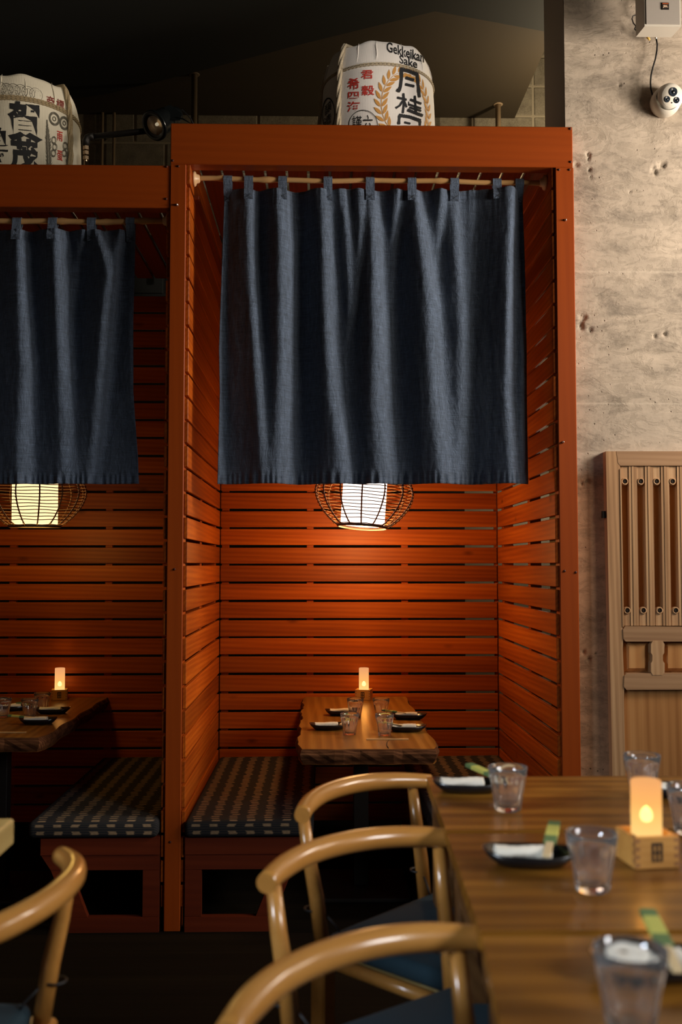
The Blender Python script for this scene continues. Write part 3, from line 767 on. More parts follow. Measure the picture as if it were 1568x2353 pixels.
folds_main = [
 [(435, 516, 8, .7), (700, 509, 8, .9), (900, 507, 9, .9), (1110, 512, 12, .5)],
 [(435, 583, 11, 1.1), (650, 588, 11, 1.1), (850, 600, 11, .9), (1000, 608, 10, .7), (1110, 612, 9, .2)],
 [(435, 662, 18, 1.1), (560, 668, 20, 1.35), (800, 669, 20, 1.35), (1000, 664, 22, 1.2), (1110, 660, 24, .9)],
 [(435, 752, 13, .7), (560, 757, 14, 1.0), (760, 765, 17, 1.0), (900, 775, 18, .7), (1000, 792, 16, .8), (1110, 803, 15, .7)],
 [(435, 795, 9, .8), (560, 806, 9, .7), (700, 812, 10, .5), (820, 800, 10, .3), (1110, 800, 9, 0)],
 [(435, 836, 8, .6), (560, 832, 8, .6), (720, 820, 8, .2), (1110, 820, 8, 0)],
 [(435, 864, 12, .9), (560, 874, 16, 1.1), (760, 884, 22, 1.1), (940, 886, 26, .9), (1110, 898, 28, .7)],
 [(435, 922, 8, .8), (560, 910, 9, .7), (700, 905, 8, .2), (1110, 900, 8, 0)],
 [(435, 964, 12, .9), (560, 982, 14, 1.0), (700, 1002, 16, .9), (900, 1012, 20, .8), (1110, 1034, 24, .7)],
 [(435, 1025, 9, .7), (560, 1012, 8, .4), (700, 1010, 8, 0), (1110, 1010, 8, 0)],
 [(435, 1052, 10, .6), (560, 1060, 12, .7), (760, 1072, 12, .6), (950, 1068, 12, .5), (1110, 1070, 16, .4)],
 [(435, 1095, 8, .3), (650, 1088, 8, .4), (900, 1082, 8, .3), (1110, 1080, 8, .2)],
 [(435, 1187, 9, 1.5), (560, 1180, 11, 1.6), (760, 1176, 13, 1.4), (900, 1174, 13, 1.0), (1110, 1184, 13, .7)],
 [(435, 1195, 5, 0), (560, 1198, 5, .5), (800, 1208, 7, 1.0), (1110, 1208, 9, 1.0)]]
curtain('wide blue linen curtain hanging in the right booth over the lantern', 505, 1215, 437, 1112, folds_main,
        (524, 572, 650, 754, 851, 947, 1045, 1142, 1194), lambda px: pa.z + (pb.z - pa.z) * (P(px, 415, y=YC).x - pa.x) / (pb.x - pa.x),
        lambda py: interp([(437, 516, 1203), (600, 510, 1209), (800, 503, 1213), (900, 505, 1213), (1112, 500, 1217)], py), seed=1)
folds_left = [
 [(530, -290, 16, 1.0), (1112, -280, 16, .9)], [(530, -190, 14, 1.0), (1112, -200, 16, .9)], [(530, -100, 14, 1.0), (1112, -110, 16, .9)],
 [(530, -30, 12, .9), (1112, -36, 14, .7)],
 [(530, 57, 10, 1.2), (680, 64, 12, 1.1), (850, 72, 13, .9), (1000, 66, 16, .7), (1112, 62, 16, .5)],
 [(530, 143, 11, 1.3), (680, 150, 12, 1.3), (850, 156, 13, 1.0), (950, 158, 14, .7), (1112, 160, 14, .3)],
 [(530, 198, 6, .6), (620, 178, 8, .6), (740, 168, 8, .2), (1112, 168, 8, 0)],
 [(530, 232, 9, 1.1), (590, 252, 8, .8), (640, 258, 6, .0), (1112, 250, 6, 0)],
 [(530, 287, 7, 1.1), (600, 272, 10, 1.2), (740, 255, 12, 1.1), (880, 243, 13, 1.0), (1000, 232, 12, .8), (1112, 216, 11, .5)],
 [(530, 306, 5, 0), (740, 306, 4, .6), (850, 308, 5, .8), (960, 308, 4, 0), (1112, 306, 4, 0)]]
curtain('blue linen curtain hanging in the left booth, darker folds', -400, 312, 530, 1112, folds_left,
        (-385, -300, -215, -130, -45, 40, 122, 211, 300), lambda px: pd.z + (pc.z - pd.z) * (P(px, 512, y=YC).x - pd.x) / (pc.x - pd.x),
        lambda py: interp([(530, -385, 311), (740, -390, 306), (900, -395, 307), (1050, -398, 318), (1112, -400, 320)], py), seed=2)

# ------------------------------------------------------------------ rattan pendant lanterns
def lantern(label, c, Rm, shade, tilt, group='rattan lanterns over the booth tables'):
    o = thing('rattan_lantern', label, 'lamp', group, loc=c)
    o.rotation_euler = (R(tilt[0]), R(tilt[1]), 0)
    Hh = 0.165
    def prof(u):   # u -1 bottom .. 1 top
        rb = .485; return Rm * (rb + (1 - rb) * max(0, 1 - abs(u) ** 1.7) ** .85)
    for k in range(-10, 11):
        u = k / 11 if abs(k) < 10 else k / 10.4
        z = Hh * u; r = prof(u)
        n = 48; pts = [(r * math.cos(2 * math.pi * i / n), r * math.sin(2 * math.pi * i / n), z + .0015 * math.sin(i + k)) for i in range(n + 1)]
        MB().tube(pts, .0021, 5, caps=False).build('cane_hoop', 'cane', o)
    for k in range(14):
        a = 2 * math.pi * (k + .3) / 14; pts = []
        for j in range(17):
            u = -1 + j / 8; r = prof(u) + .002; pts.append((r * math.cos(a), r * math.sin(a), Hh * u))
        MB().tube(pts, .0036, 6).build('cane_rib', 'cane', o)
        w = MB()
        for q in range(-10, 11):
            u = q / 11; r = prof(u) + .002; w.tube([((r + .003) * math.cos(a - .012), (r + .003) * math.sin(a - .012), Hh * u - .004), ((r + .003) * math.cos(a + .012), (r + .003) * math.sin(a + .012), Hh * u + .004)], .0028, 4)
        tag(w.build('cane_binding', 'cane', o), kind='stuff')
    for sgn in (-1, 1):
        r = prof(sgn) + .002; n = 48
        pts = [(r * math.cos(2 * math.pi * i / n), r * math.sin(2 * math.pi * i / n), Hh * sgn) for i in range(n + 1)]
        MB().tube(pts, .0065, 8, caps=False).build('rim_hoop', 'cane_ring', o)
    rs = .109
    MB().lathe([(rs - .012, -Hh + .012), (rs, -Hh + .012), (rs, Hh - .02), (rs - .012, Hh - .02)], 40).build('paper_shade', shade, o)
    MB().lathe([(0.0001, -Hh + .008), (rs, -Hh + .008), (rs, -Hh + .011), (0.0001, -Hh + .011)], 40).build('bottom_diffuser', shade, o)
    ztop = 3.36 - c[2] if c[0] > -0.6 else 3.14 - c[2]
    MB().tube([(0, 0, Hh - .02), (0, 0, ztop)], .003, 8).build('cord', 'black_rubber', o)
    return o
yl = 0.70
cl = P(838, 1126, y=yl); lantern('glowing woven cane lantern under the wide curtain of the right booth', (cl.x, yl, cl.z - .018), .243, 'lamp_shade', (-3, 4))
c2 = P(81, 1124, y=yl); lantern('glowing woven cane lantern in the left booth, cut by the photo edge', (c2.x, yl, c2.z - .018), .243, 'lamp_shade_dim', (1, 0))
point('lantern_light', (cl.x, yl + .12, cl.z - .235), 14, (1.0, 0.52, 0.16), .09)
point('lantern_light_left', (c2.x, yl, c2.z - .24), 3.4, (1.0, 0.60, 0.12), .09)

# ------------------------------------------------------------------ tableware
def masu_candle(label_m, label_c, loc, rz, power, hb=.056, w=.084, hc=.115, rc=.027):
    o = thing('candle_box', label_m, 'wooden box', 'square cedar boxes holding candles', loc, rz)
    h = w / 2; t = .009
    for (x0, x1, y0, y1) in ((-h, h, -h, -h + t), (-h, h, h - t, h), (-h, -h + t, -h + t, h - t), (h - t, h, -h + t, h - t)):
        MB().box(x0, x1, y0, y1, 0, hb, .0012).build('side_board', 'hinoki', o)
    MB().box(-h + t, h - t, -h + t, h - t, .0, .008).build('bottom_board', 'hinoki', o)
    fj = MB()
    for k in range(4):
        z = .004 + k * hb / 4
        for sx in (-1, 1):
            fj.box(sx * (h - t / 2) - t / 2, sx * (h - t / 2) + t / 2, -h - .0004, -h + .001, z, z + hb / 8)
            fj.box(sx * h - .001 if sx > 0 else -h - .0004, sx * h + .0004 if sx > 0 else -h + .001, -h, -h + t, z + hb / 8, z + hb / 4)
    tag(fj.build('finger_joint', 'endgrain', o), kind='stuff')
    s_ = MB()
    for a, b_, c, d in ((-.010, -.006, .012, .044), (.006, .010, .012, .044), (-.009, .009, .040, .044), (-.009, .009, .026, .029), (-.002, .002, .014, .042), (-.009, .009, .012, .0145)):
        s_.box(a, b_, -h - .0006, -h + .001, c, d)
    s_.build('burnt_mark', 'stamp', o)
    cr, sn = math.cos(rz), math.sin(rz)
    cl_ = (loc[0], loc[1], loc[2] + .0085)
    c = thing('votive_candle', label_c, 'candle', 'lit candles in wooden boxes', cl_, 0)
    zb = .0
    MB().lathe([(.0001, .0), (rc, .0), (rc, hb + hc - .012), (rc - .0015, hb + hc - .0085), (rc - .003, hb + hc - .012), (rc - .003, .004), (.0001, .004)], 32).build('frosted_glass', 'votive', c)
    MB().lathe([(.0001, .006), (.016, .006), (.016, .032), (.0001, .034)], 20).build('tealight', 'white_plastic', c)
    MB().lathe([(.0001, hb + .006), (.008, hb + .009), (.0115, hb + .016), (.0105, hb + .024), (.006, hb + .031), (.0001, hb + .035)], 12).build('flame', 'flame', c)
    point('candle_light', (loc[0], loc[1], loc[2] + hb + .055), power, (1.0, 0.50, 0.13), .02)
    return o

def tumbler_mesh():
    g = []
    Ht = .092; r0, r1 = .0275, .0415
    outer = [(.0001, 0), (r0 - .004, 0), (r0, .002), (r0 + .0035, .03), (r0 + .0085, .058), (r0 + .010, .064), (r0 + .0118, .074), (r1, Ht - .001), (r1 - .0008, Ht)]
    inner = [(r1 - .0022, Ht - .001), (r0 + .0092, .074), (r0 + .006, .06), (r0 - .0005, .03), (r0 - .0035, .016), (r0 - .010, .011), (.0001, .010)]
    def rf(w, z):
        if z < .001 or z > .066: return 1.0
        a = (w % (2 * math.pi / 10)) - math.pi / 10
        return 1.0 - .055 * abs(math.cos(a * 5)) ** .7 + .012
    mb = MB(); vs = []; seg = 80
    prof = outer + inner; n = len(prof)
    for i, (r, z) in enumerate(prof):
        for k in range(seg):
            w = 2 * math.pi * k / seg; f = rf(w, z) if i < len(outer) else 1.0
            vs.append((r * f * math.cos(w), r * f * math.sin(w), z))
    fs = [(i * seg + k, i * seg + (k + 1) % seg, (i + 1) * seg + (k + 1) % seg, (i + 1) * seg + k) for i in range(n - 1) for k in range(seg)]
    mb.add(vs, fs, True); me = mb.mesh('tumbler'); me.materials.append(M['glass']); return me
TUM = tumbler_mesh()
def tumbler(label, loc, group):
    o = link('water_glass', TUM, None, loc, (0, 0, random.uniform(0, 6))); return tag(o, label, 'glass', group)

def dish_mesh():
    mb = MB(); n = 40; lay = [(.55, 0.0), (.70, .001), (.92, .012), (1.0, .024), (.975, .0245), (.86, .014), (.6, .006)]
    vs = []
    for s_, z in lay:
        for k in range(n):
            a = 2 * math.pi * k / n; c, s2 = math.cos(a), math.sin(a)
            x = math.copysign(abs(c) ** .8, c) * .088; y = math.copysign(abs(s2) ** .8, s2) * .052
            zz = z + (.006 * abs(c) ** 3 if z > .01 else 0)
            vs.append((x * s_, y * s_, zz))
    fs = [(i * n + k, i * n + (k + 1) % n, (i + 1) * n + (k + 1) % n, (i + 1) * n + k) for i in range(len(lay) - 1) for k in range(n)]
    mb.add(vs, fs, True); L = (len(lay) - 1) * n
    mb.f.append(tuple(L + k for k in range(n))); mb.sm.append(False); mb.f.append(tuple(reversed(range(n)))); mb.sm.append(False)
    me = mb.mesh('dish'); me.materials.append(M['plate']); return me
DISH = dish_mesh()
def towel_mesh():
    mb = MB(); n = 22; seg = 20; vs = []
    for i in range(n + 1):
        x = -.052 + .104 * i / n
        for k in range(seg):
            a = 2 * math.pi * k / seg; r = .0155 * (1 + .10 * math.sin(a * 2 + i * .3) + .03 * math.sin(i * 1.7 + a))
            vs.append((x, r * math.cos(a) * 1.15, .012 + r * math.sin(a) * .72))
    fs = [(i * seg + k, i * seg + (k + 1) % seg, (i + 1) * seg + (k + 1) % seg, (i + 1) * seg + k) for i in range(n) for k in range(seg)]
    mb.add(vs, fs, True); mb.f.append(tuple(range(seg))); mb.f.append(tuple(n * seg + k for k in range(seg))); mb.sm += [False, False]
    # spiral on the ends
    for x in (-.0525, .0525):
        mb.tube([(x, (.002 + .0018 * q) * math.cos(q), .012 + (.0014 + .0011 * q) * math.sin(q)) for q in [w * .5 for w in range(14)]], .0016, 5)
    me = mb.mesh('towel'); me.materials.append(M['towel']); return me
TOWEL = towel_mesh()
def setting(where, loc, rz, stick=None, g='the booth table', lift=.008, scale=1.0):
    """black dish, rolled towel on it, paper sleeved chopsticks leaning on both"""
    d = link('boat_dish', DISH, None, loc, (0, 0, rz)); tag(d, 'black oval dish ' + where, 'dish', 'black dishes on ' + g)
    t = link('rolled_towel', TOWEL, None, (loc[0] - .012 * math.cos(rz), loc[1] - .012 * math.sin(rz), loc[2] + lift + .001), (0, 0, rz + .06)); tag(t, 'rolled white towel ' + where, 'towel', 'rolled towels on ' + g)
    for q in (d, t): q.scale = (scale,) * 3
    if stick:
        (sx, sy, ang, L) = stick
        s_ = thing('chopstick_sleeve', 'green-sleeved chopsticks ' + where, 'chopsticks', 'sleeved chopsticks on ' + g,
                   (loc[0] + sx, loc[1] + sy, loc[2] + .030), ang)
        s_.rotation_euler = (0, R(-5), ang)
        w = .011
        MB().box(-L / 2, -L * .12, -w * .6, w * .6, 0, .006, .001).build('sticks', 'chopstick', s_)
        MB().box(-L * .12, L * .05, -w, w, -.001, .0075, .001).build('sleeve_band', 'sleeve_green', s_)
        MB().box(L * .05, L * .36, -w, w, -.001, .0075, .001).build('sleeve_panel', 'sleeve_yellow', s_)
        MB().box(L * .36, L * .5, -w, w, -.001, .0075, .001).build('sleeve_end', 'sleeve_green', s_)
    return d

zt = tz + .0006
p = P(837, 1608, z=zt); masu_candle('square wooden box holding the candle on the right booth table', 'lit frosted candle at the back of the right booth table', (p.x, p.y + .02, zt), R(-12), 2.6)
p = P(137, 1602, z=zt); masu_candle('square wooden box with burnt mark on the left booth table', 'lit frosted candle on the left booth table', (p.x * (1.315 + D0) / (p.y + D0), 1.315, zt), R(12), .8)
G1 = 'tumblers on the right booth table'
for px, py, l in ((804, 1691, 'faceted tumbler front left on the right booth table'), (884, 1693, 'faceted tumbler front right on the right booth table, by the crack'),
                  (817, 1652, 'faceted tumbler on the right booth table behind the front left one'), (876, 1652, 'faceted tumbler on the right booth table behind the front right one')):
    tumbler(l, tuple(P(px, py - 3, z=zt)), G1)
g = 'the right booth table'
for w, px, py, rz, st in (('near the left edge of the right booth table', 756, 1676, R(4), (.075, .02, R(70), .14)), ('at back left of the right booth table', 788, 1643, R(4), None),
                          ('at right of the right booth table, nearer one', 935, 1680, R(-4), (-.075, .005, R(155), .12)), ('at right of the right booth table, farther one', 940, 1652, R(-6), (-.07, .01, R(160), .12))):
    q = P(px, py, z=zt); setting(w, tuple(q), rz, st, g)
# thin wooden menu strip near the crack
q0 = P(842, 1700, z=zt); q1 = P(940, 1700, z=zt)
o = MB().box(0, (q1 - q0).length, 0, .026, 0, .003, .0008).build('menu_strip', 'bamboo', None, tuple(q0), (0, 0, R(-1.5))); tag(o, 'thin pale wooden strip lying at the near edge of the right booth table', 'strip')
G2 = 'tumblers on the left booth table'
for px, py, l in ((68, 1652, 'dim tumbler between two dishes on the left booth table'), (97, 1636, 'amber-lit tumbler in front of the candle on the left booth table'), (6, 1650, 'tumbler cut by the photo edge on the left booth table')):
    tumbler(l, tuple(P(px, py - 2, z=zt)), G2)
g = 'the left booth table'
for w, px, py, rz, st in (('on the left booth table near the candle', 121, 1639, R(2), None), ('at the near side of the left booth table', 88, 1663, R(0), (-.08, 0, R(178), .12)), ('far left on the left booth table', 28, 1632, R(20), (.03, .02, R(28), .15))):
    q = P(px, py, z=zt); setting(w, tuple(q), rz, st, g)
q0 = P(-10, 1684, z=zt)
o = MB().box(0, .13, 0, .02, 0, .003, .0008).build('menu_strip', 'bamboo', None, tuple(q0), (0, 0, R(-1.5))); tag(o, 'thin wooden strip at the near edge of the left booth table', 'strip')

# ------------------------------------------------------------------ near tables
NZT = ZF + 0.75
def near_table(label, pf, pn, xr, seed):
    """pf, pn: far-left and near-left corners on the top plane."""
    o = thing('dining_table', label, 'table', 'near dining tables pushed together', loc=((pf.x + xr) / 2, (pf.y + pn.y) / 2, ZF))
    L = Vector(o.location); sl = (pf.x - pn.x) / (pf.y - pn.y)
    a = (pf.x - L.x, pf.y - L.y); b_ = (pn.x - L.x, pn.y - L.y); w = xr - L.x
    n = 3
    for k in range(n):     # planks across
        t0, t1 = k / n, (k + 1) / n
        q0 = (a[0] + (b_[0] - a[0]) * t0, a[1] + (b_[1] - a[1]) * t0 - (.0006 if k else 0)); q1 = (a[0] + (b_[0] - a[0]) * t1, a[1] + (b_[1] - a[1]) * t1 + .0006)
        MB().prism([(q0[0], q0[1]), (w, q0[1] - .0), (w, q1[1]), (q1[0], q1[1])], .722, .75, 'z').build('plank', 'table_top', o)
    MB().prism([(a[0] + .012, a[1] - .01), (w - .02, a[1] - .01), (w - .02, b_[1] + .01), (b_[0] + .012, b_[1] + .01)], .655, .7215, 'z').build('apron', 'table_side', o)
    for (x, y) in ((a[0] + .04, a[1] - .04), (b_[0] + .05, b_[1] + .04), (w - .07, a[1] - .04), (w - .07, b_[1] + .04)):
        MB().box(x - .028, x + .028, y - .028, y + .028, 0, .654, .004).build('leg', 'table_side', o)
    return o
c0 = P(981, 1785, z=NZT); c1 = P(1026, 1908, z=NZT); c2_ = P(1028, 1916, z=NZT); c3 = P(1104, 2140, z=NZT); c4 = P(1108, 2152, z=NZT); c5 = P(1165, 2420, z=NZT)
near_table('far dining table of the near row, its left corner by the farthest chair', c0, c1, 1.15, 1)
near_table('middle dining table of the near row with the glowing candle', c2_, c3, 1.15, 2)
near_table('nearest dining table, cut by the bottom right of the photo', c4, c5, 1.15, 3)
zn = NZT + .0006
p = P(1492, 1985, z=zn); masu_candle('square wooden box with burnt mark under the big near candle', 'large glowing frosted candle on the near table', (p.x + .0, p.y + .01, zn), R(7), 1.1, hb=.054, w=.080, hc=.088, rc=.0265)
G3 = 'tumblers on the near tables'
for px, py, l in ((1168, 1862, 'blurred tumbler on the far near-row table, right of a towel dish'), (1477, 1828, 'blurred tumbler behind the big near candle'), (1362, 2046, 'large blurred tumbler left of the big near candle'),
                  (1585, 1915, 'blurred tumbler cut by the right photo edge'), (1452, 2372, 'very blurred tumbler at the bottom right of the photo')):
    tumbler(l, tuple(P(px, py, z=zn)), G3)
g = 'the near tables'
for w, px, py, rz, st in (('on the far table, left of its tumbler', 1075, 1818, R(-4), (.055, .03, R(118), .16)), ('on the middle table, left of the big tumbler', 1218, 1985, R(-8), (.045, .035, R(72), .17)),
                          ('cut by the right edge behind the near candle', 1572, 1830, R(-10), None), ('nearest the camera behind the blurred tumbler', 1505, 2240, R(0), (.02, .03, R(84), .17))):
    q = P(px, py, z=zn); setting(w, tuple(q), rz, st, g, scale=.93)

# ------------------------------------------------------------------ chairs
def chair(label, loc, rz):
    """faces local +x; back posts at x = 0"""
    o = thing('armback_chair', label, 'chair', 'pale wood chairs with curved back rails', loc, rz)
    ZR = .715; ch = .235
    pts = []; rr = []; fl = []
    n = 28
    for i in range(n + 1):
        t = -1 + 2 * i / n; y = ch * math.copysign(abs(t) ** .92, t) * 1.0
        x = .05 - .085 * (1 - abs(t) ** 2.0); z = ZR + .012 * (1 - t * t)
        pts.append((x, y, z)); e = 1 - abs(t)
        rr.append(.0180 + .003 * min(1, e * 3)); fl.append(1.0)
    mb = MB().tube(pts, rr, 16)
    mb.build('crest_rail', 'ash', o)
    for s in (-1, 1):
        MB().tube([(.018, s * .20, ZR - .005), (.034, s * .197, ZR - .10), (.052, s * .192, .53), (.068, s * .188, .42)], [.0125, .0150, .0170, .0165], 14).build('back_post', 'ash', o)
        MB().box(.045, .100, s * .19 - .026, s * .19 + .026, .375, .425, .006).build('corner_block', 'ash', o)
        MB().box(.050, .092, s * .19 - .021, s * .19 + .021, 0, .3745, .005).build('leg', 'ash', o)
        MB().tube([(.45, s * .22, 0), (.445, s * .215, .20), (.44, s * .21, .43)], [.013, .018, .016], 12).build('leg', 'ash', o)
        MB().tube([(.09, s * .195, .40), (.44, s * .21, .405)], .015, 10).build('side_rail', 'ash', o)
        MB().tube([(.08, s * .19, .22), (.445, s * .215, .22)], .011, 10).build('side_stretcher', 'ash', o)
        k = MB().tube([(.042 + .019 * math.cos(a), s * .192 + .019 * math.sin(a), .50) for a in [2 * math.pi * i / 12 for i in range(13)]], .0025, 5)
        k.tube([(.06, s * .185, .50), (.09, s * .17, .47), (.10, s * .165, .455)], .0025, 5)
        k.build('cushion_tie', 'black_rubber', o)
    MB().box(.055, .085, -.165, .165, .378, .418, .005).build('back_rail', 'ash', o)
    MB().box(.435, .462, -.20, .20, .385, .420, .005).build('front_rail', 'ash', o)
    MB().box(.06, .45, -.19, .19, .404, .414, .002).build('woven_seat', 'pale_table', o)
    c = MB().box(.085, .47, -.20, .20, .4155, .458, .018, seg=3, smooth=True)
    c.build('seat_cushion', 'blue_canvas', o)
    return o
def chair_from(label, L, Rr, base=None):
    """L, Rr: the two ends of the crest rail in world; faces right of L->R direction"""
    mid = (L + Rr) / 2; d = (Rr - L); ang = math.atan2(d.y, d.x) - math.pi / 2      # local +y along L->R
    # local ends at x=.05
    loc = Vector((mid.x - .05 * math.cos(ang), mid.y - .05 * math.sin(ang), ZF))
    if base is None: return chair(label, loc, ang)
    return copy_tree(base, loc, ang, label)
ZRW = ZF + .715
c1_ = chair_from('farthest of the three curved-back chairs at the near tables, blue cushion', P(717, 1868, z=ZRW), P(973, 1800, z=ZRW))
chair_from('middle of the three curved-back chairs at the near tables', P(667, 2018, z=ZRW), P(1020, 1938, z=ZRW), c1_)
chair_from('nearest of the three curved-back chairs, cut by the bottom edge', P(585, 2360, z=ZRW), P(1082, 2172, z=ZRW), c1_)
La = P(122, 1968, z=ZRW); Lb = La + Vector((-.03, -.46, 0))
chair_from('curved-back chair at the bottom left, cut by the photo edge', La + Vector((0.015, 0.0, 0)), Lb, c1_)
# pale table at the left edge
tq = P(33, 1880, z=NZT)
o = thing('dining_table', 'pale wooden table corner at the left photo edge', 'table', loc=(tq.x - .4, tq.y - .3, ZF))
MB().box(-.4, .4, -.3, .3, .697, .75, .004).build('tabletop', 'pale_table', o)
for sx in (-1, 1):
    for sy in (-1, 1): MB().box(sx * .34 - .03, sx * .34 + .03, sy * .24 - .03, sy * .24 + .03, 0, .696, .004).build('leg', 'table_side', o)

# ------------------------------------------------------------------ sake barrels
def cyl_hit(px, py, cx, cy, zb, prof, eps):
    d = ray(px, py); r = .28
    for _ in range(8):
        ox, oy = CO.x - cx, CO.y - cy
        A = d.x * d.x + d.y * d.y; B = 2 * (ox * d.x + oy * d.y); C = ox * ox + oy * oy - (r + eps) ** 2
        q = B * B - 4 * A * C
        if q < 0: q = 0
        t = (-B - math.sqrt(q)) / (2 * A); z = CO.z + d.z * t
        r = prof(z - zb)
    return Vector((d.x * t + ox, d.y * t + oy, z - zb))
def lerp_tab(tab, z):
    if z <= tab[0][0]: return tab[0][1]
    for (a, p), (b_, q) in zip(tab, tab[1:]):
        if z <= b_: return p + (q - p) * (z - a) / (b_ - a)
    return tab[-1][1]
PTAB = [(0, .272), (.12, .284), (.28, .2885), (.40, .284), (.49, .279), (.50, .276), (.53, .274), (.58, .262), (.61, .252), (.625, .245)]
def glyph(ch, off=0.0, size=1.0):
    cu = bpy.data.curves.new('g', 'FONT'); cu.body = ch; cu.size = size; cu.offset = off; cu.resolution_u = 3; cu.fill_mode = 'FRONT'
    ob = bpy.data.objects.new('g', cu); COL.objects.link(ob)
    dg = bpy.context.evaluated_depsgraph_get(); me = bpy.data.meshes.new_from_object(ob.evaluated_get(dg))
    bm_ = bmesh.new(); bm_.from_mesh(me); bpy.data.objects.remove(ob); bpy.data.curves.remove(cu); bpy.data.meshes.remove(me)
    return bm_
def barrel(label, cpx, yc, zb, ztop_cord, m, ropes, cords, seed):
    cx = P(cpx, 300, y=yc).x
    o = thing('sake_barrel', label, 'barrel', 'straw-wrapped sake barrels above the booths', (cx, yc, zb))
    rg = random.Random(seed)
    prof = lambda z: lerp_tab(PTAB, z)
    seg = 144; zs = [0, .03, .08, .14, .2, .28, .34, .40, .45, .485, .495, .505, .53, .555, .58, .605, .620, .625, .622, .61]
    rad = [prof(z) for z in zs[:-3]] + [.225, .20, .0001]
    def rf(w, z):
        a = w * 9 + seed
        return 1 + (.004 * math.sin(a) + .006 * math.sin(w * 5 + 1)) * (1 if z > .5 else .25) - (.006 if .489 < z < .50 else 0)
    vs = []; fs = []
    for i, (z, r) in enumerate(zip(zs, rad)):
        for k in range(seg):
            w = 2 * math.pi * k / seg; q = r * rf(w, z); zz = z + (.004 * math.sin(w * 7 + seed) + .002 * math.sin(w * 13)) * max(0, (z - .55) / .05)
            vs.append((q * math.cos(w), q * math.sin(w), zz))
    for i in range(len(zs) - 1):
        for k in range(seg): fs.append((i * seg + k, i * seg + (k + 1) % seg, (i + 1) * seg + (k + 1) % seg, (i + 1) * seg + k))
    MB().add(vs, fs, True).build('straw_wrap', m, o)
    # pleats of the folded top
    for k in range(7):
        w = R(-170 + k * 26 + rg.uniform(-6, 6))
        MB().tube([((prof(z) + .001) * math.cos(w + .01 * math.sin(z * 60)), (prof(z) + .001) * math.sin(w), z) for z in (.515, .54, .565, .595, .62)], [.001, .0025, .003, .003, .001], 5).build('pleat', m, o)
    rp = 'rope' if m == 'mat_white' else 'rope_old'
    for dz in cords:   # twisted cords around
        for ph in (0, math.pi):
            pts = []
            for i in range(181):
                w = 2 * math.pi * i / 180; r = prof(dz) + .0035 + .0022 * math.cos(w * 45 + ph)
                pts.append((r * math.cos(w), r * math.sin(w), dz + .0022 * math.sin(w * 45 + ph)))
            MB().tube(pts, .0026, 5, caps=False).build('cord', rp, o)
    for w0 in ropes:    # heavy twisted ropes from top to bottom, crossing the lid
        w0 = R(w0)
        for ph in (0, 2 * math.pi / 3, 4 * math.pi / 3):
            pts = []
            for i in range(90):
                t = i / 89
                if t < .8: z = .62 * t / .8; r = prof(z) + .011
                else: z = .62 + .012 * math.sin((t - .8) / .2 * 1.57); r = (.236 + .008) * (1 - (t - .8) / .2) + .02
                a = t * 20 + ph; rr = .0072
                cw, sw = math.cos(w0), math.sin(w0)
                tx = math.sin(a) * rr; nr = math.cos(a) * rr * .8
                if t < .8: pts.append(((r + nr) * cw - tx * sw, (r + nr) * sw + tx * cw, z))
                else: pts.append((r * cw - tx * sw, r * sw + tx * cw, z + nr + .01))
            MB().tube(pts, .0078, 7).build('rope_strand', rp, o)
    return o, cx
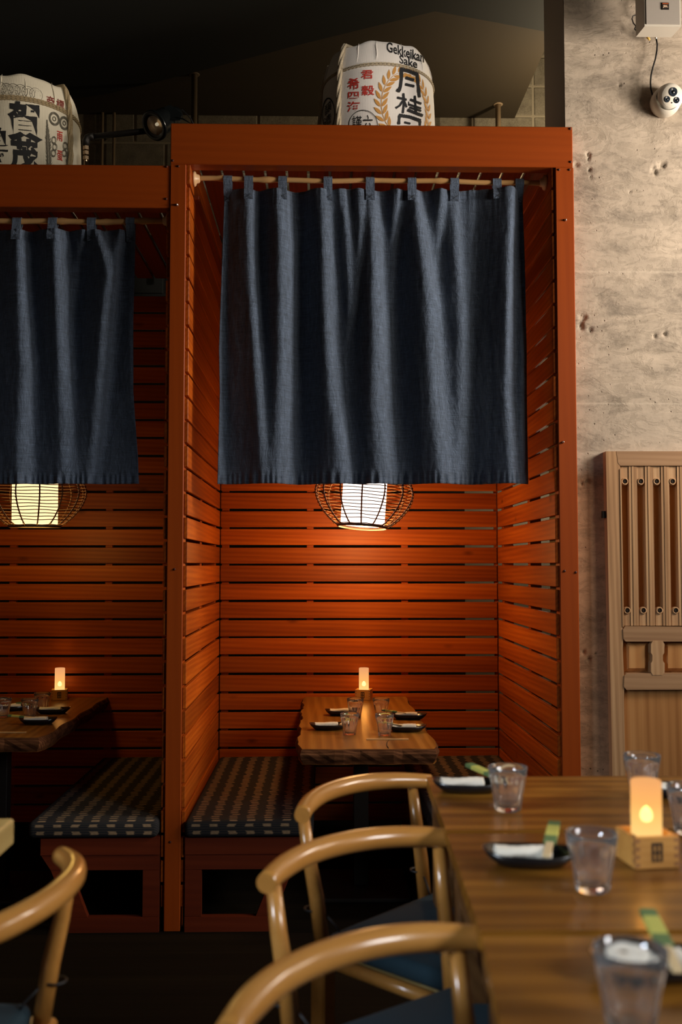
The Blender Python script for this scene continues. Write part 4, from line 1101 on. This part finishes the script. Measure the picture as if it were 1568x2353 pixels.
class Printer:
    def __init__(s, o, cx, yc, zb): s.o = o; s.a = (cx, yc, zb, lambda z: lerp_tab(PTAB, z))
    def pt(s, px, py, e=.0022): return cyl_hit(px, py, *s.a, e)
    def glyph(s, ch, x0, y0, x1, y1, mt, off=0.0, slope=0.0, rough=0.0, name='print'):
        b_ = glyph(ch, off)
        for ax in ((1, 0, 0), (0, 1, 0)):
            xs = [v.co[0 if ax[0] else 1] for v in b_.verts]; lo, hi = min(xs), max(xs)
            nseg = 14 if ax[0] else 10
            for k in range(1, nseg):
                c = lo + (hi - lo) * k / nseg
                bmesh.ops.bisect_plane(b_, geom=b_.verts[:] + b_.edges[:] + b_.faces[:], plane_co=(c * ax[0], c * ax[1], 0), plane_no=ax)
        bx_ = [v.co.x for v in b_.verts]; by_ = [v.co.y for v in b_.verts]
        ax0, ax1, ay0, ay1 = min(bx_), max(bx_), min(by_), max(by_); rg = random.Random(len(ch))
        vs = []
        for v in b_.verts:
            u = (v.co.x - ax0) / (ax1 - ax0); w = (v.co.y - ay0) / (ay1 - ay0)
            px = x0 + (x1 - x0) * u + rg.uniform(-rough, rough); py = y1 + (y0 - y1) * w + slope * (px - (x0 + x1) / 2) + rg.uniform(-rough, rough)
            vs.append(s.pt(px, py))
        b_.verts.index_update()
        fs = [[v.index for v in f.verts] for f in b_.faces]; b_.free()
        MB().add(vs, fs).build(name, mt, s.o)
    def strokes(s, lst, mt, name='print', org=(0, 0), sc=1.0, brush=True):
        mb = MB()
        for st in lst:
            pts = [(x / sc + org[0], y / sc + org[1]) for x, y in st[:-1]]; w = st[-1] / sc / 2
            # densify
            dn = []
            for a, b_ in zip(pts, pts[1:]):
                n = max(2, int(math.hypot(b_[0] - a[0], b_[1] - a[1]) / 2.0))
                dn += [(a[0] + (b_[0] - a[0]) * k / n, a[1] + (b_[1] - a[1]) * k / n) for k in range(n)]
            dn.append(pts[-1]); n = len(dn); vs = []
            for i, (x, y) in enumerate(dn):
                a = dn[max(0, i - 1)]; b_ = dn[min(n - 1, i + 1)]; tx, ty = b_[0] - a[0], b_[1] - a[1]; q = math.hypot(tx, ty) or 1
                t = i / (n - 1); ww = w * ((1.0 + .12 * math.sin(t * 9 + x) - .10 * math.sin(t * 3.14)) if brush else 1)
                if brush and (i == 0 or i == n - 1): ww *= .75
                nx_, ny_ = -ty / q * ww, tx / q * ww
                vs += [s.pt(x + nx_, y + ny_), s.pt(x, y), s.pt(x - nx_, y - ny_)]
            fs = []
            for i in range(n - 1):
                k = 3 * i; fs += [(k, k + 1, k + 4, k + 3), (k + 1, k + 2, k + 5, k + 4)]
            mb.add(vs, fs)
        mb.build(name, mt, s.o)
    def leaf(s, mb, x, y, ang, L, w):
        c, q = math.cos(ang), math.sin(ang); vs = [s.pt(x, y)]; prev = None
        n = 6; base = []
        for i in range(n + 1):
            t = i / n; hw = w / 2 * math.sin(math.pi * t ** .8); cx_, cy_ = x + c * L * t, y + q * L * t
            base += [s.pt(cx_ - q * hw, cy_ + c * hw), s.pt(cx_ + q * hw, cy_ - c * hw)]
        mb.add(base, [(2 * i, 2 * i + 1, 2 * i + 3, 2 * i + 2) for i in range(n)])
    def ring(s, mb, x, y, rx, ry, w, slope=0.0, n=36):
        vs = []
        for i in range(n):
            a = 2 * math.pi * i / n
            for rr in (1 - w / rx / 2, 1 + w / rx / 2):
                dx = rx * rr * math.cos(a); vs.append(s.pt(x + dx, y + ry * rr * math.sin(a) + slope * dx))
        mb.add(vs, [(2 * i, 2 * i + 1, (2 * i + 3) % (2 * n), (2 * i + 2) % (2 * n)) for i in range(n)])

yb = 0.72; zb = 3.437
o, cx = barrel('white sake barrel with gold laurel wreath and black writing on the right booth', 869, yb, zb, .5, 'mat_white', (-133, -188, 20, 75), (.497, .488), 1)
pr = Printer(o, cx, yb, zb)
wm = MB()
# laurel wreath
wc = pr.pt(940, 235); th0 = math.atan2(wc.y, wc.x); z0 = wc.z
def wpt(a, rr):   # a from bottom round; rr scale
    th = th0 + .155 / .288 * rr * math.sin(a) * 1.05; z = z0 - .022 - .20 * rr * math.cos(a); return th, z
def cyl(th, z, e=.0018):
    r = lerp_tab(PTAB, z) + e; return Vector((r * math.cos(th), r * math.sin(th), z))
for sgn in (-1, 1):
    pv = []
    for k in range(11):
        a = sgn * R(48 + k * 12.2)
        th, z = wpt(a, .86); pv.append((th, z))
        th2, z2 = wpt(a + sgn * R(4), .86); dx, dz = (th2 - th) * .288, z2 - z; q = math.hypot(dx, dz)
        dx, dz = dx / q, dz / q
        for side in (-1, 1):
            ang = math.atan2(dz, dx) + side * R(34); L, w_ = .052, .0165; base = []
            for i in range(7):
                t = i / 6; hw_ = w_ / 2 * math.sin(math.pi * min(1, max(0, t)) ** .85); u, v = math.cos(ang), math.sin(ang)
                ox, oz = u * L * t + side * 0 - side * dz * .004, v * L * t + side * dx * .004
                for s2 in (-1, 1):
                    base.append(cyl(th + (ox - s2 * v * hw_) / .288, z + oz + s2 * u * hw_))
            wm.add(base, [(2 * i, 2 * i + 1, 2 * i + 3, 2 * i + 2) for i in range(6)])
    st = []
    for (th, z) in pv: st += [cyl(th - .006, z), cyl(th + .006, z)]
    wm.add(st, [(2 * i, 2 * i + 1, 2 * i + 3, 2 * i + 2) for i in range(len(pv) - 1)])
wm.build('laurel_wreath', 'ink_gold', o)
K = dict(org=(720, 80), sc=5.227)
pr.a = (cx, yb, zb, lambda z: lerp_tab(PTAB, z) + .0012)
pr.strokes([[(1060, 405), (1062, 520), (1050, 620), (1030, 672), (1000, 660), 42], [(1040, 410), (1150, 435), (1262, 480), 44], [(1250, 470), (1262, 600), (1278, 752), 42], [(1108, 512), (1215, 545), 38], [(1105, 592), (1218, 618), 34],
            [(1008, 752), (1125, 780), 30], [(1085, 700), (1092, 820), (1078, 942), 32], [(1080, 790), (1040, 850), (992, 880), 26], [(1098, 800), (1125, 870), 26],
            [(1222, 730), (1236, 930), 30], [(1165, 775), (1302, 828), 30], [(1150, 800), (1150, 830), 12], [(1142, 832), (1300, 885), 26], [(1155, 870), (1300, 915), 26], [(1132, 900), (1320, 972), 38],
            [(1040, 965), (1028, 1075), 36], [(1030, 965), (1160, 985), (1295, 1032), 42], [(1285, 1025), (1282, 1090), 34], [(1095, 1050), (1170, 1066), 26]], 'ink_black', 'brush_writing', **K)
pr.glyph('Gekkeikan', 889.5, 108, 975, 131, 'ink_black', .014, slope=.30, name='lettering')
pr.glyph('Sake', 918.5, 132, 959.5, 151, 'ink_black', .014, slope=.30, name='lettering')
for ch, x0, y0, x1, y1 in (('君', 830, 161, 858, 181), ('穀', 831, 196, 861, 219), ('希', 799, 179, 826, 205), ('四', 800, 211, 825, 226), ('海', 798, 233, 828, 256)):
    pr.glyph(ch, x0, y0, x1, y1, 'ink_red', .014, slope=-.04, name='red_character')
rg_ = MB(); pr.ring(rg_, 835, 287, 33, 34, 1.4); pr.ring(rg_, 755, 262, 14, 36, 1.4); rg_.build('seal_ring', 'ink_black', o)
pr.glyph('謹', 810, 266, 832, 296, 'ink_black', 0, name='seal_character'); pr.glyph('六', 835, 264, 857, 300, 'ink_black', 0, name='seal_character')
pr.glyph('醸', 746, 236, 762, 260, 'ink_black', 0, slope=-1.0, name='seal_character'); pr.glyph('造', 745, 264, 761, 288, 'ink_black', 0, slope=-1.0, name='seal_character')

zb2 = zl1 - .012 + .02
o, cx = barrel('cream sake barrel with heavy black brush writing on the left booth', 52, yb, zb2, .5, 'mat_cream', (-24, -190, 60, -150), (.500, .491, .482), 4)
pr = Printer(o, cx, yb, zb2)
pr.glyph('賀', 18, 234, 98, 326, 'ink_black', .042, slope=.10, rough=.5, name='brush_writing')
pr.glyph('茂', 22, 318, 88, 396, 'ink_black', .048, slope=.10, rough=.5, name='brush_writing')
pr.glyph('鶴', -62, 290, 20, 385, 'ink_black', .042, slope=.02, rough=.5, name='brush_writing')
pr.glyph('商', 107, 221, 126, 243, 'ink_maroon', .010, slope=.28, name='maroon_character'); pr.glyph('標', 130, 229, 148, 253, 'ink_maroon', .010, slope=.38, name='maroon_character')
pr.glyph('雨', 131.5, 302, 144, 324, 'ink_red', .008, slope=.3, name='red_character'); pr.glyph('蛋', 131.5, 346, 144, 369, 'ink_red', .008, slope=.3, name='red_character')
rg_ = MB()
for k, (x, y) in enumerate(((-20, 205), (0, 203), (16, 206), (32, 207), (49, 209), (65, 213), (83, 217))):
    pr.ring(rg_, x, y, 14.5, 14.5, .9, .08 + k * .03); pr.ring(rg_, x, y, 10, 10, .5, .08 + k * .03)
    for j in range(9):
        a = j * .7; pr.strokes([[(x + 4 * math.cos(a), y + 4 * math.sin(a) + .1), (x + 9 * math.cos(a + .3), y + 9 * math.sin(a + .3)), 1.1]], 'ink_grey', 'medal_detail') if j % 3 == 0 else None
for (x, y, rx, ry) in ((125, 273, 12, 15), (148, 283, 10.5, 15)):
    pr.ring(rg_, x, y, rx, ry, 1.2, .25); pr.ring(rg_, x, y, rx * .72, ry * .72, .7, .25); pr.ring(rg_, x, y, rx * .86, ry * .86, 1.6, .25, 18); pr.ring(rg_, x, y, rx * .3, ry * .3, 1.6, .25)
rg_.build('medal_print', 'ink_grey', o)
fe = MB(); rgx = random.Random(5)
for (xa, ya_, xb, yb_, wd) in ((108, 272, 113, 380, 11), (162, 300, 156, 380, 9)):
    for k in range(70):
        t = k / 70; x = xa + (xb - xa) * t; y = ya_ + (yb_ - ya_) * t
        for sd in (-1, 1):
            L = wd * (.35 + .65 * min(1, t * 2.2)) * rgx.uniform(.8, 1.1)
            pr.leaf(fe, x, y + 6, math.atan2(-8, sd * L * .62), L, 1.1)
tag(fe.build('phoenix_print', 'ink_grey', o), kind='stuff')
cl2 = MB()
for (x, y, sd) in ((124, 322, -1), (126, 338, -1), (123, 352, -1), (150, 335, 1), (148, 352, 1)):
    for q in range(3): pr.ring(cl2, x, y, 4.5 + q * 1.2 - 1, 7 + q * 1.3 - 1, .6, 0, 16)
cl2.build('cloud_print', 'ink_grey', o)

# ------------------------------------------------------------------ spot lamp on its pipe
ys = 0.55
o = thing('pipe_arm', 'black iron pipe arm with brass joint rising behind the left beam', 'pipe')
q0 = P(198, 420, y=ys); q1 = P(198, 322, y=ys); q2 = P(212, 316, y=ys); q3 = P(372, 298, y=ys); q3b = P(420, 292, y=ys)
q0.z = 3.17; MB().tube([q0, P(198, 372, y=ys)], .012, 12).lathe([(.0001, 0), (.035, 0), (.035, .006), (.0001, .008)], 20, c=q0).build('riser', 'nickel', o)
MB().tube([P(198, 392, y=ys), P(198, 345, y=ys)], .010, 12).build('riser_thread', 'nickel', o)
for a, b_ in ((333, 345), (348, 356), (360, 368)): MB().tube([P(198, a, y=ys), P(198, b_, y=ys)], .0155, 6, smooth=False).build('coupling', 'nickel', o)
MB().tube([P(198, 336, y=ys), P(198, 324, y=ys), P(201, 317, y=ys), P(208, 314, y=ys), P(216, 313.5, y=ys)], .018, 14).build('elbow', 'black_iron', o)
MB().tube([P(214, 314, y=ys), q3b], .0145, 14).build('arm_pipe', 'black_iron', o)
# can lamp
lc_ = P(352, 290, y=ys - .10); back = P(408, 262, y=ys + .02)
o = thing('spot_lamp', 'black can spotlight clamped to the pipe arm, glass front facing left', 'lamp', loc=lc_)
d = (back - lc_).normalized(); qt = d.to_track_quat('Z', 'Y').to_matrix().to_4x4()
MB().lathe([(.045, .012), (.066, .0), (.072, .006), (.072, .018), (.062, .024), (.060, .03)], 32, mtx=qt).build('front_bezel', 'black_metal', o)
MB().lathe([(.060, .022), (.060, .075), (.056, .10), (.058, .105), (.052, .112), (.044, .16), (.036, .19), (.020, .20), (.0001, .20)], 32, mtx=qt).build('can_body', 'black_metal', o)
MB().lathe([(.0001, .016), (.050, .012), (.052, .014)], 32, mtx=qt).build('lens', 'glass', o)
MB().lathe([(.0001, .05), (.012, .052), (.030, .04), (.047, .018)], 24, mtx=qt).build('reflector', 'nickel', o)
MB().lathe([(.0001, .028), (.007, .03), (.008, .045), (.0001, .05)], 12, mtx=qt).build('bulb', 'led', o)
side = d.cross(Vector((0, 0, 1))).normalized()
yk = MB()
for s in (-1, 1):
    a = d * .08 + side * .062 * s; yk.tube([a, a + Vector((0.05, 0, -.005)), a + Vector((.10, .0, -.035)), Vector((.12, .05, -.055))], .004, 6, flat=[1, 1, 1, 1])
yk.build('yoke', 'black_metal', o)
MB().lathe([(.0001, 0), (.014, 0), (.012, .012), (.0001, .014)], 16, mtx=side.to_track_quat('Z', 'Y').to_matrix().to_4x4()).build('yoke_knob', 'black_metal', o, d * .08 - side * .075)
MB().tube([d * .19 + Vector((0, 0, .01)), d * .20 + Vector((.02, 0, .02)), d * .20 + Vector((.06, .01, -.02)), d * .20 + Vector((.09, .03, -.08))], .003, 6).build('power_cord', 'black_rubber', o)
fl_ = MB().prism([(.0, .03), (.03, .045), (.085, .00), (.075, -.035), (.02, -.04)], -.002, .002, 'y')
fl_.build('barn_door', 'black_metal', o, d * .10 + Vector((.0, -.055, .01)), (R(-12), 0, R(8)))

# conduits on the block wall and two hanging pipes under the soffit
for px, l in ((235, 'thin conduit on the block wall beside the barrel rope'), (262, 'thin conduit on the block wall under the spotlight arm')):
    a = P(px, 272, y=2.12); MB_ = MB().tube([(a.x, 2.125, SOFZ), (a.x, 2.125, 2.9)], .010, 10)
    tag(MB_.build('conduit', 'pipe', None), l, 'pipe', 'conduits on the block wall')
for px, py, m_, r_, l in ((447, 171, 'pipe_dark', .018, 'olive brown pipe dropping from the soffit left of the tall beam'), (1145, 240, 'pipe', .017, 'tan pipe dropping from the soffit right of the white barrel')):
    a = P(px, py, z=SOFZ); o = thing('drop_pipe', l, 'pipe', loc=(a.x, min(a.y, 2.05), SOFZ))
    MB().tube([(0, 0, 0), (0, 0, -1.0)], r_, 14).build('tube', m_, o)
    MB().lathe([(r_ + .001, -.004), (r_ + .012, -.004), (r_ + .014, 0), (r_ + .001, 0)], 20).build('ceiling_flange', m_, o)

# ------------------------------------------------------------------ speaker, camera on the wall
wy = WY
sa = P(1473, 0, y=wy - .19); 
o = thing('wall_speaker', 'white box loudspeaker with metal grille, high on the concrete wall', 'speaker', loc=P(1525, 60, y=wy - .12))
O = Vector(o.location)
s0 = P(1482, 60, y=wy - .22).x - O.x; s1 = P(1566, 60, y=wy - .22).x - O.x; zb_ = P(1520, 61, y=wy - .22).z - O.z
Y0 = wy - .22 - O.y; Y1 = Y0 + .085; YW = wy - O.y
MB().prism([(s0, Y0), (s1, Y0), (s1 - .012, Y1), (s0 - .010, Y1)], zb_, zb_ + .30, 'z').build('cabinet', 'white_plastic', o)
gm, nt, b = mat('speaker_grille'); M['grille'] = gm
vo = nt.nodes.new('ShaderNodeTexVoronoi'); vo.inputs['Scale'].default_value = 320; vo.inputs['Randomness'].default_value = 0.0
nt.links.new(coords(nt, (1, 1, 1), rnd=False), vo.inputs['Vector'])
nt.links.new(ramp(nt, vo.outputs['Distance'], [(0.25, (.10, .09, .08)), (0.4, (.46, .42, .38))]), b.inputs['Base Color'])
MB().box(s0 + .006, s1 - .006, Y0 - .004, Y0 - .0005, zb_ + .008, zb_ + .292, .001).build('grille', 'grille', o)
bx_, bz_ = P(1529.5, 14.5, y=wy - .225).x - O.x, P(1529.5, 14.5, y=wy - .225).z - O.z
bd = MB().box(bx_ - .0155, bx_ + .0155, Y0 - .0075, Y0 - .0045, bz_ - .0155, bz_ + .0155, .001).build('badge', 'stamp', o)
MB().box(bx_ - .013, bx_ + .013, Y0 - .0084, Y0 - .0076, bz_ + .008, bz_ + .0125).build('badge_stripe', 'logo_orange', bd)
g_ = glyph('JBL', .03); vs = []; xs = [v.co.x for v in g_.verts]; ys_ = [v.co.y for v in g_.verts]
for v in g_.verts: vs.append((bx_ - .0115 + .023 * (v.co.x - min(xs)) / (max(xs) - min(xs)), Y0 - .0085, bz_ - .009 + .0125 * (v.co.y - min(ys_)) / (max(ys_) - min(ys_))))
g_.verts.index_update(); MB().add(vs, [[v.index for v in f.verts] for f in g_.faces]).build('badge_lettering', 'logo_white', bd); g_.free()
MB().box(.0, .035, Y1 - .002, YW - .006, zb_ + .20, zb_ + .24, .003).build('mount_bracket', 'white_plastic', o)
MB().box(-.02, .05, YW - .008, YW, zb_ + .16, zb_ + .28, .003).build('wall_plate', 'white_plastic', o)
# wiring
o = thing('cable_bundle', 'loops of black and silver cable with yellow wire nut beside the speaker', 'cable')
yk_ = wy - .03
Q = lambda px, py, dy=0: P(px, py, y=yk_ + dy)
MB().tube([Q(1478, -14), Q(1471, 5), Q(1468, 20), Q(1470, 32), Q(1473, 38)], .004, 8).build('silver_cable', 'silver', o)
MB().tube([Q(1474, 36), Q(1462, 34), Q(1455, 37), Q(1453, 43), Q(1456, 53), Q(1463, 61), Q(1475, 67), Q(1486, 74)], .0025, 6).build('black_loop', 'black_rubber', o)
MB().tube([Q(1462, 60), Q(1459, 66), Q(1464, 72), Q(1472, 76), Q(1482, 79)], .003, 6).build('black_loop', 'black_rubber', o)
MB().tube([Q(1486, 82), Q(1490, 87), Q(1494, 92)], [.006, .0055, .004], 8).build('wire_nut', 'yellow', o)
MB().tube([Q(1497, 75), Q(1503, 79), Q(1506, 83)], .006, 8).build('black_plug', 'black_rubber', o)
MB().tube([Q(1505, 80), Q(1509, 90)], .005, 8).build('silver_plug', 'silver', o)
cb = MB().tube([Q(1509, 90), Q(1511, 102), Q(1510, 118), Q(1507, 135), Q(1501, 155), Q(1497, 172), Q(1495.5, 190), Q(1496.5, 205), Q(1500, 218), Q(1505, 224, .01)], .0036, 8)
tag(cb.build('camera_cable', 'black_rubber', None), 'thin black cable curving down the concrete to the dome camera', 'cable')
dc = P(1530, 234, y=wy - .03)
o = thing('dome_camera', 'white dome security camera with three dark lenses on the concrete wall', 'camera', loc=(dc.x, wy, dc.z))
fwd = Matrix.Rotation(R(90), 4, 'X')
MB().lathe([(.0001, 0), (.060, 0), (.063, .008), (.065, .028), (.064, .042), (.059, .056), (.052, .062)], 40, mtx=fwd).build('base_shell', 'white_plastic', o)
bp = Vector((.010, -.040, .012)); look = Vector((.12, -.95, -.20)).normalized(); lq = look.to_track_quat('Z', 'Y').to_matrix().to_4x4()
mb = MB(); n = 14; prof_ = [(.060 * math.sin(math.pi * i / n * .5 + .0) + .0001, -.060 * math.cos(math.pi * i / n * .5)) for i in range(n + 1)] + [(.060, .006), (.059, .018), (.055, .028), (.049, .033)]
mb.lathe(prof_, 40, mtx=lq).build('ball_shell', 'white_plastic', o, bp)
MB().lathe([(.050, .031), (.047, .036), (.0001, .037)], 40, mtx=lq).build('face_plate', 'white_plastic', o, bp)
U = lq.to_3x3() @ Vector((0, 1, 0)); V = lq.to_3x3() @ Vector((1, 0, 0))
if U.z < 0: U = -U
if V.x < 0: V = -V
for (u, v, r_) in ((0.002, .017, .0175), (-.023, -.015, .0115), (.021, -.016, .0115)):
    l = MB().lathe([(r_ + .002, .0), (r_ + .0015, .002), (r_, .002), (r_ * .6, .0005), (.0001, .0002)], 24, mtx=lq).build('lens', 'dark_lens', o, bp + look * .0375 + V * u + U * v)
    MB().lathe([(r_ * .45, .001), (r_ * .3, .003), (.0001, .0035)], 16, mtx=lq).build('lens_core', 'black_metal', l)
MB().lathe([(.003, 0), (.0001, .001)], 10, mtx=lq).build('sensor', 'stamp', o, bp + look * .0378 - U * .028)

# ------------------------------------------------------------------ carved oak door leaf hung on the concrete wall
yd = wy - .045
D = lambda px, py, dy=0: P(px, py, y=yd + dy)
o = thing('carved_door_panel', 'old carved oak door leaf with vertical bars hung on the concrete wall', 'door panel', loc=D(1480, 1400))
O = Vector(o.location)
def dpoly(name, pxl, m_, dep0, dep1):
    poly = [((D(x, y) - O).x, (D(x, y) - O).z) for x, y in pxl]
    return MB().prism(poly, dep0, dep1, 'y').build(name, m_, o)
TOPL, BOTL = (1393, 1038), (1412, 1900)
def lx(y, off=0): return 1393 + (y - 1038) * (1408 - 1393) / 742.0 + off
dpoly('stile', [(lx(1037), 1037), (lx(1037) + 24, 1037), (lx(1060, 28), 1060), (lx(1078, 34), 1078), (lx(1440, 30), 1440), (lx(1452, 32), 1455), (lx(1480, 30), 1490), (lx(1560, 32), 1575), (lx(1600, 30), 1600), (lx(2000, 30), 2000), (lx(2000), 2000)], 'oak', 0, .045)
dpoly('stile_lip', [(lx(1078, 31), 1078), (lx(1078, 34), 1076), (lx(1440, 33), 1440), (lx(1440, 30), 1440)], 'oak', -.003, .0)
RX = 1720
dpoly('top_rail', [(lx(1037) + 24, 1037), (RX, 1037), (RX, 1070), (1426, 1070), (1421, 1064)], 'oak_h', -.001, .044)
dpoly('rail', [(1437, 1439), (RX, 1442), (RX, 1474), (1438, 1474), (1433, 1468), (1432, 1446)], 'oak_h', -.004, .044)
dpoly('rail', [(1440, 1547), (RX, 1547), (RX, 1584), (1440, 1585), (1434, 1578), (1435, 1552)], 'oak_h', -.004, .044)
dpoly('lower_panel', [(1438, 1583), (RX, 1583), (RX, 2000), (1442, 2000)], 'oak_panel', .018, .04)
dpoly('back_board', [(1428, 1068), (RX, 1068), (RX, 1445), (1432, 1445)], 'oak_panel', .034, .044)
# bars: full-height fluted bars between, short pegs with ring ends top and bottom
for k in range(8):
    xt_ = 1455.5 + k * 37.0; xb = 1461 + k * 37.1
    for q, (f0, f1) in enumerate(((-9.3, -3.6), (-2.9, 2.9), (3.6, 9.3))):
        dpoly('bar', [(xt_ + f0, 1071), (xt_ + f1, 1071), (xb + f1, 1438), (xb + f0, 1438)], 'oak', .003 + (.002 if q != 1 else 0), .033)
    for xo, ytop, yend, s in ((1437.3 + 36.6 * k, 1071, 1106, 1), (1443 + 37.2 * k, 1438, 1403, -1)):
        pts = [(xo - 8.2, ytop), (xo + 8.2, ytop)] + [(xo + 8.6 * math.cos(a), yend + s * 8.6 * math.sin(a)) for a in [R(q * 20) for q in range(0, 10)]]
        b1 = dpoly('peg', pts, 'oak', .008, .0335)
        c_ = D(xo, yend) - O
        MB().lathe([(.0001, .0), (.0095, .0), (.0095, .002), (.0001, .002)], 20, mtx=Matrix.Rotation(R(90), 4, 'X')).build('peg_hole', 'stamp', b1, (c_.x, .0085, c_.z))
        MB().lathe([(.0098, .0), (.0098, .005), (.0145, .005), (.0145, .0)], 20, mtx=Matrix.Rotation(R(90), 4, 'X')).build('peg_ring', 'oak', b1, (c_.x, .0082, c_.z))
# raised panels with bevelled edges and the shaped muntin
def raised(x0, x1, y0, y1, m_='oak_panel', ins=10):
    a = [(x0, y0), (x1, y0), (x1, y1), (x0, y1)]; i_ = [(x0 + ins, y0 + ins), (x1 - ins, y0 + ins), (x1 - ins, y1 - ins), (x0 + ins, y1 - ins)]
    vs = [tuple(Vector(((D(*q) - O).x, .032, (D(*q) - O).z))) for q in a] + [tuple(Vector(((D(*q) - O).x, .012, (D(*q) - O).z))) for q in i_]
    MB().add(vs, [(4, 5, 6, 7)] + [(k, (k + 1) % 4, (k + 1) % 4 + 4, k + 4) for k in range(4)]).build('raised_panel', m_, o)
raised(1438, 1494, 1476, 1546); raised(1528, 1600, 1476, 1546); raised(1634, 1706, 1476, 1546)
dpoly('muntin_back', [(1430, 1470), (RX, 1470), (RX, 1550), (1430, 1550)], 'oak_panel', .033, .044)
for x0 in (1496, 1602):
    dpoly('muntin', [(x0, 1480), (x0 + 4, 1472), (x0 + 26, 1472), (x0 + 31, 1480), (x0 + 30, 1500), (x0 + 27, 1505), (x0 + 27, 1518), (x0 + 31, 1524), (x0 + 31, 1544), (x0 + 26, 1551), (x0 + 4, 1551), (x0, 1544), (x0, 1524), (x0 + 3, 1518), (x0 + 3, 1505), (x0, 1500)], 'oak', -.006, .033)
dpoly('hinge_pin', [(1387, 1174), (1394, 1174), (1395, 1190), (1387, 1190)], 'black_iron', .01, .03)
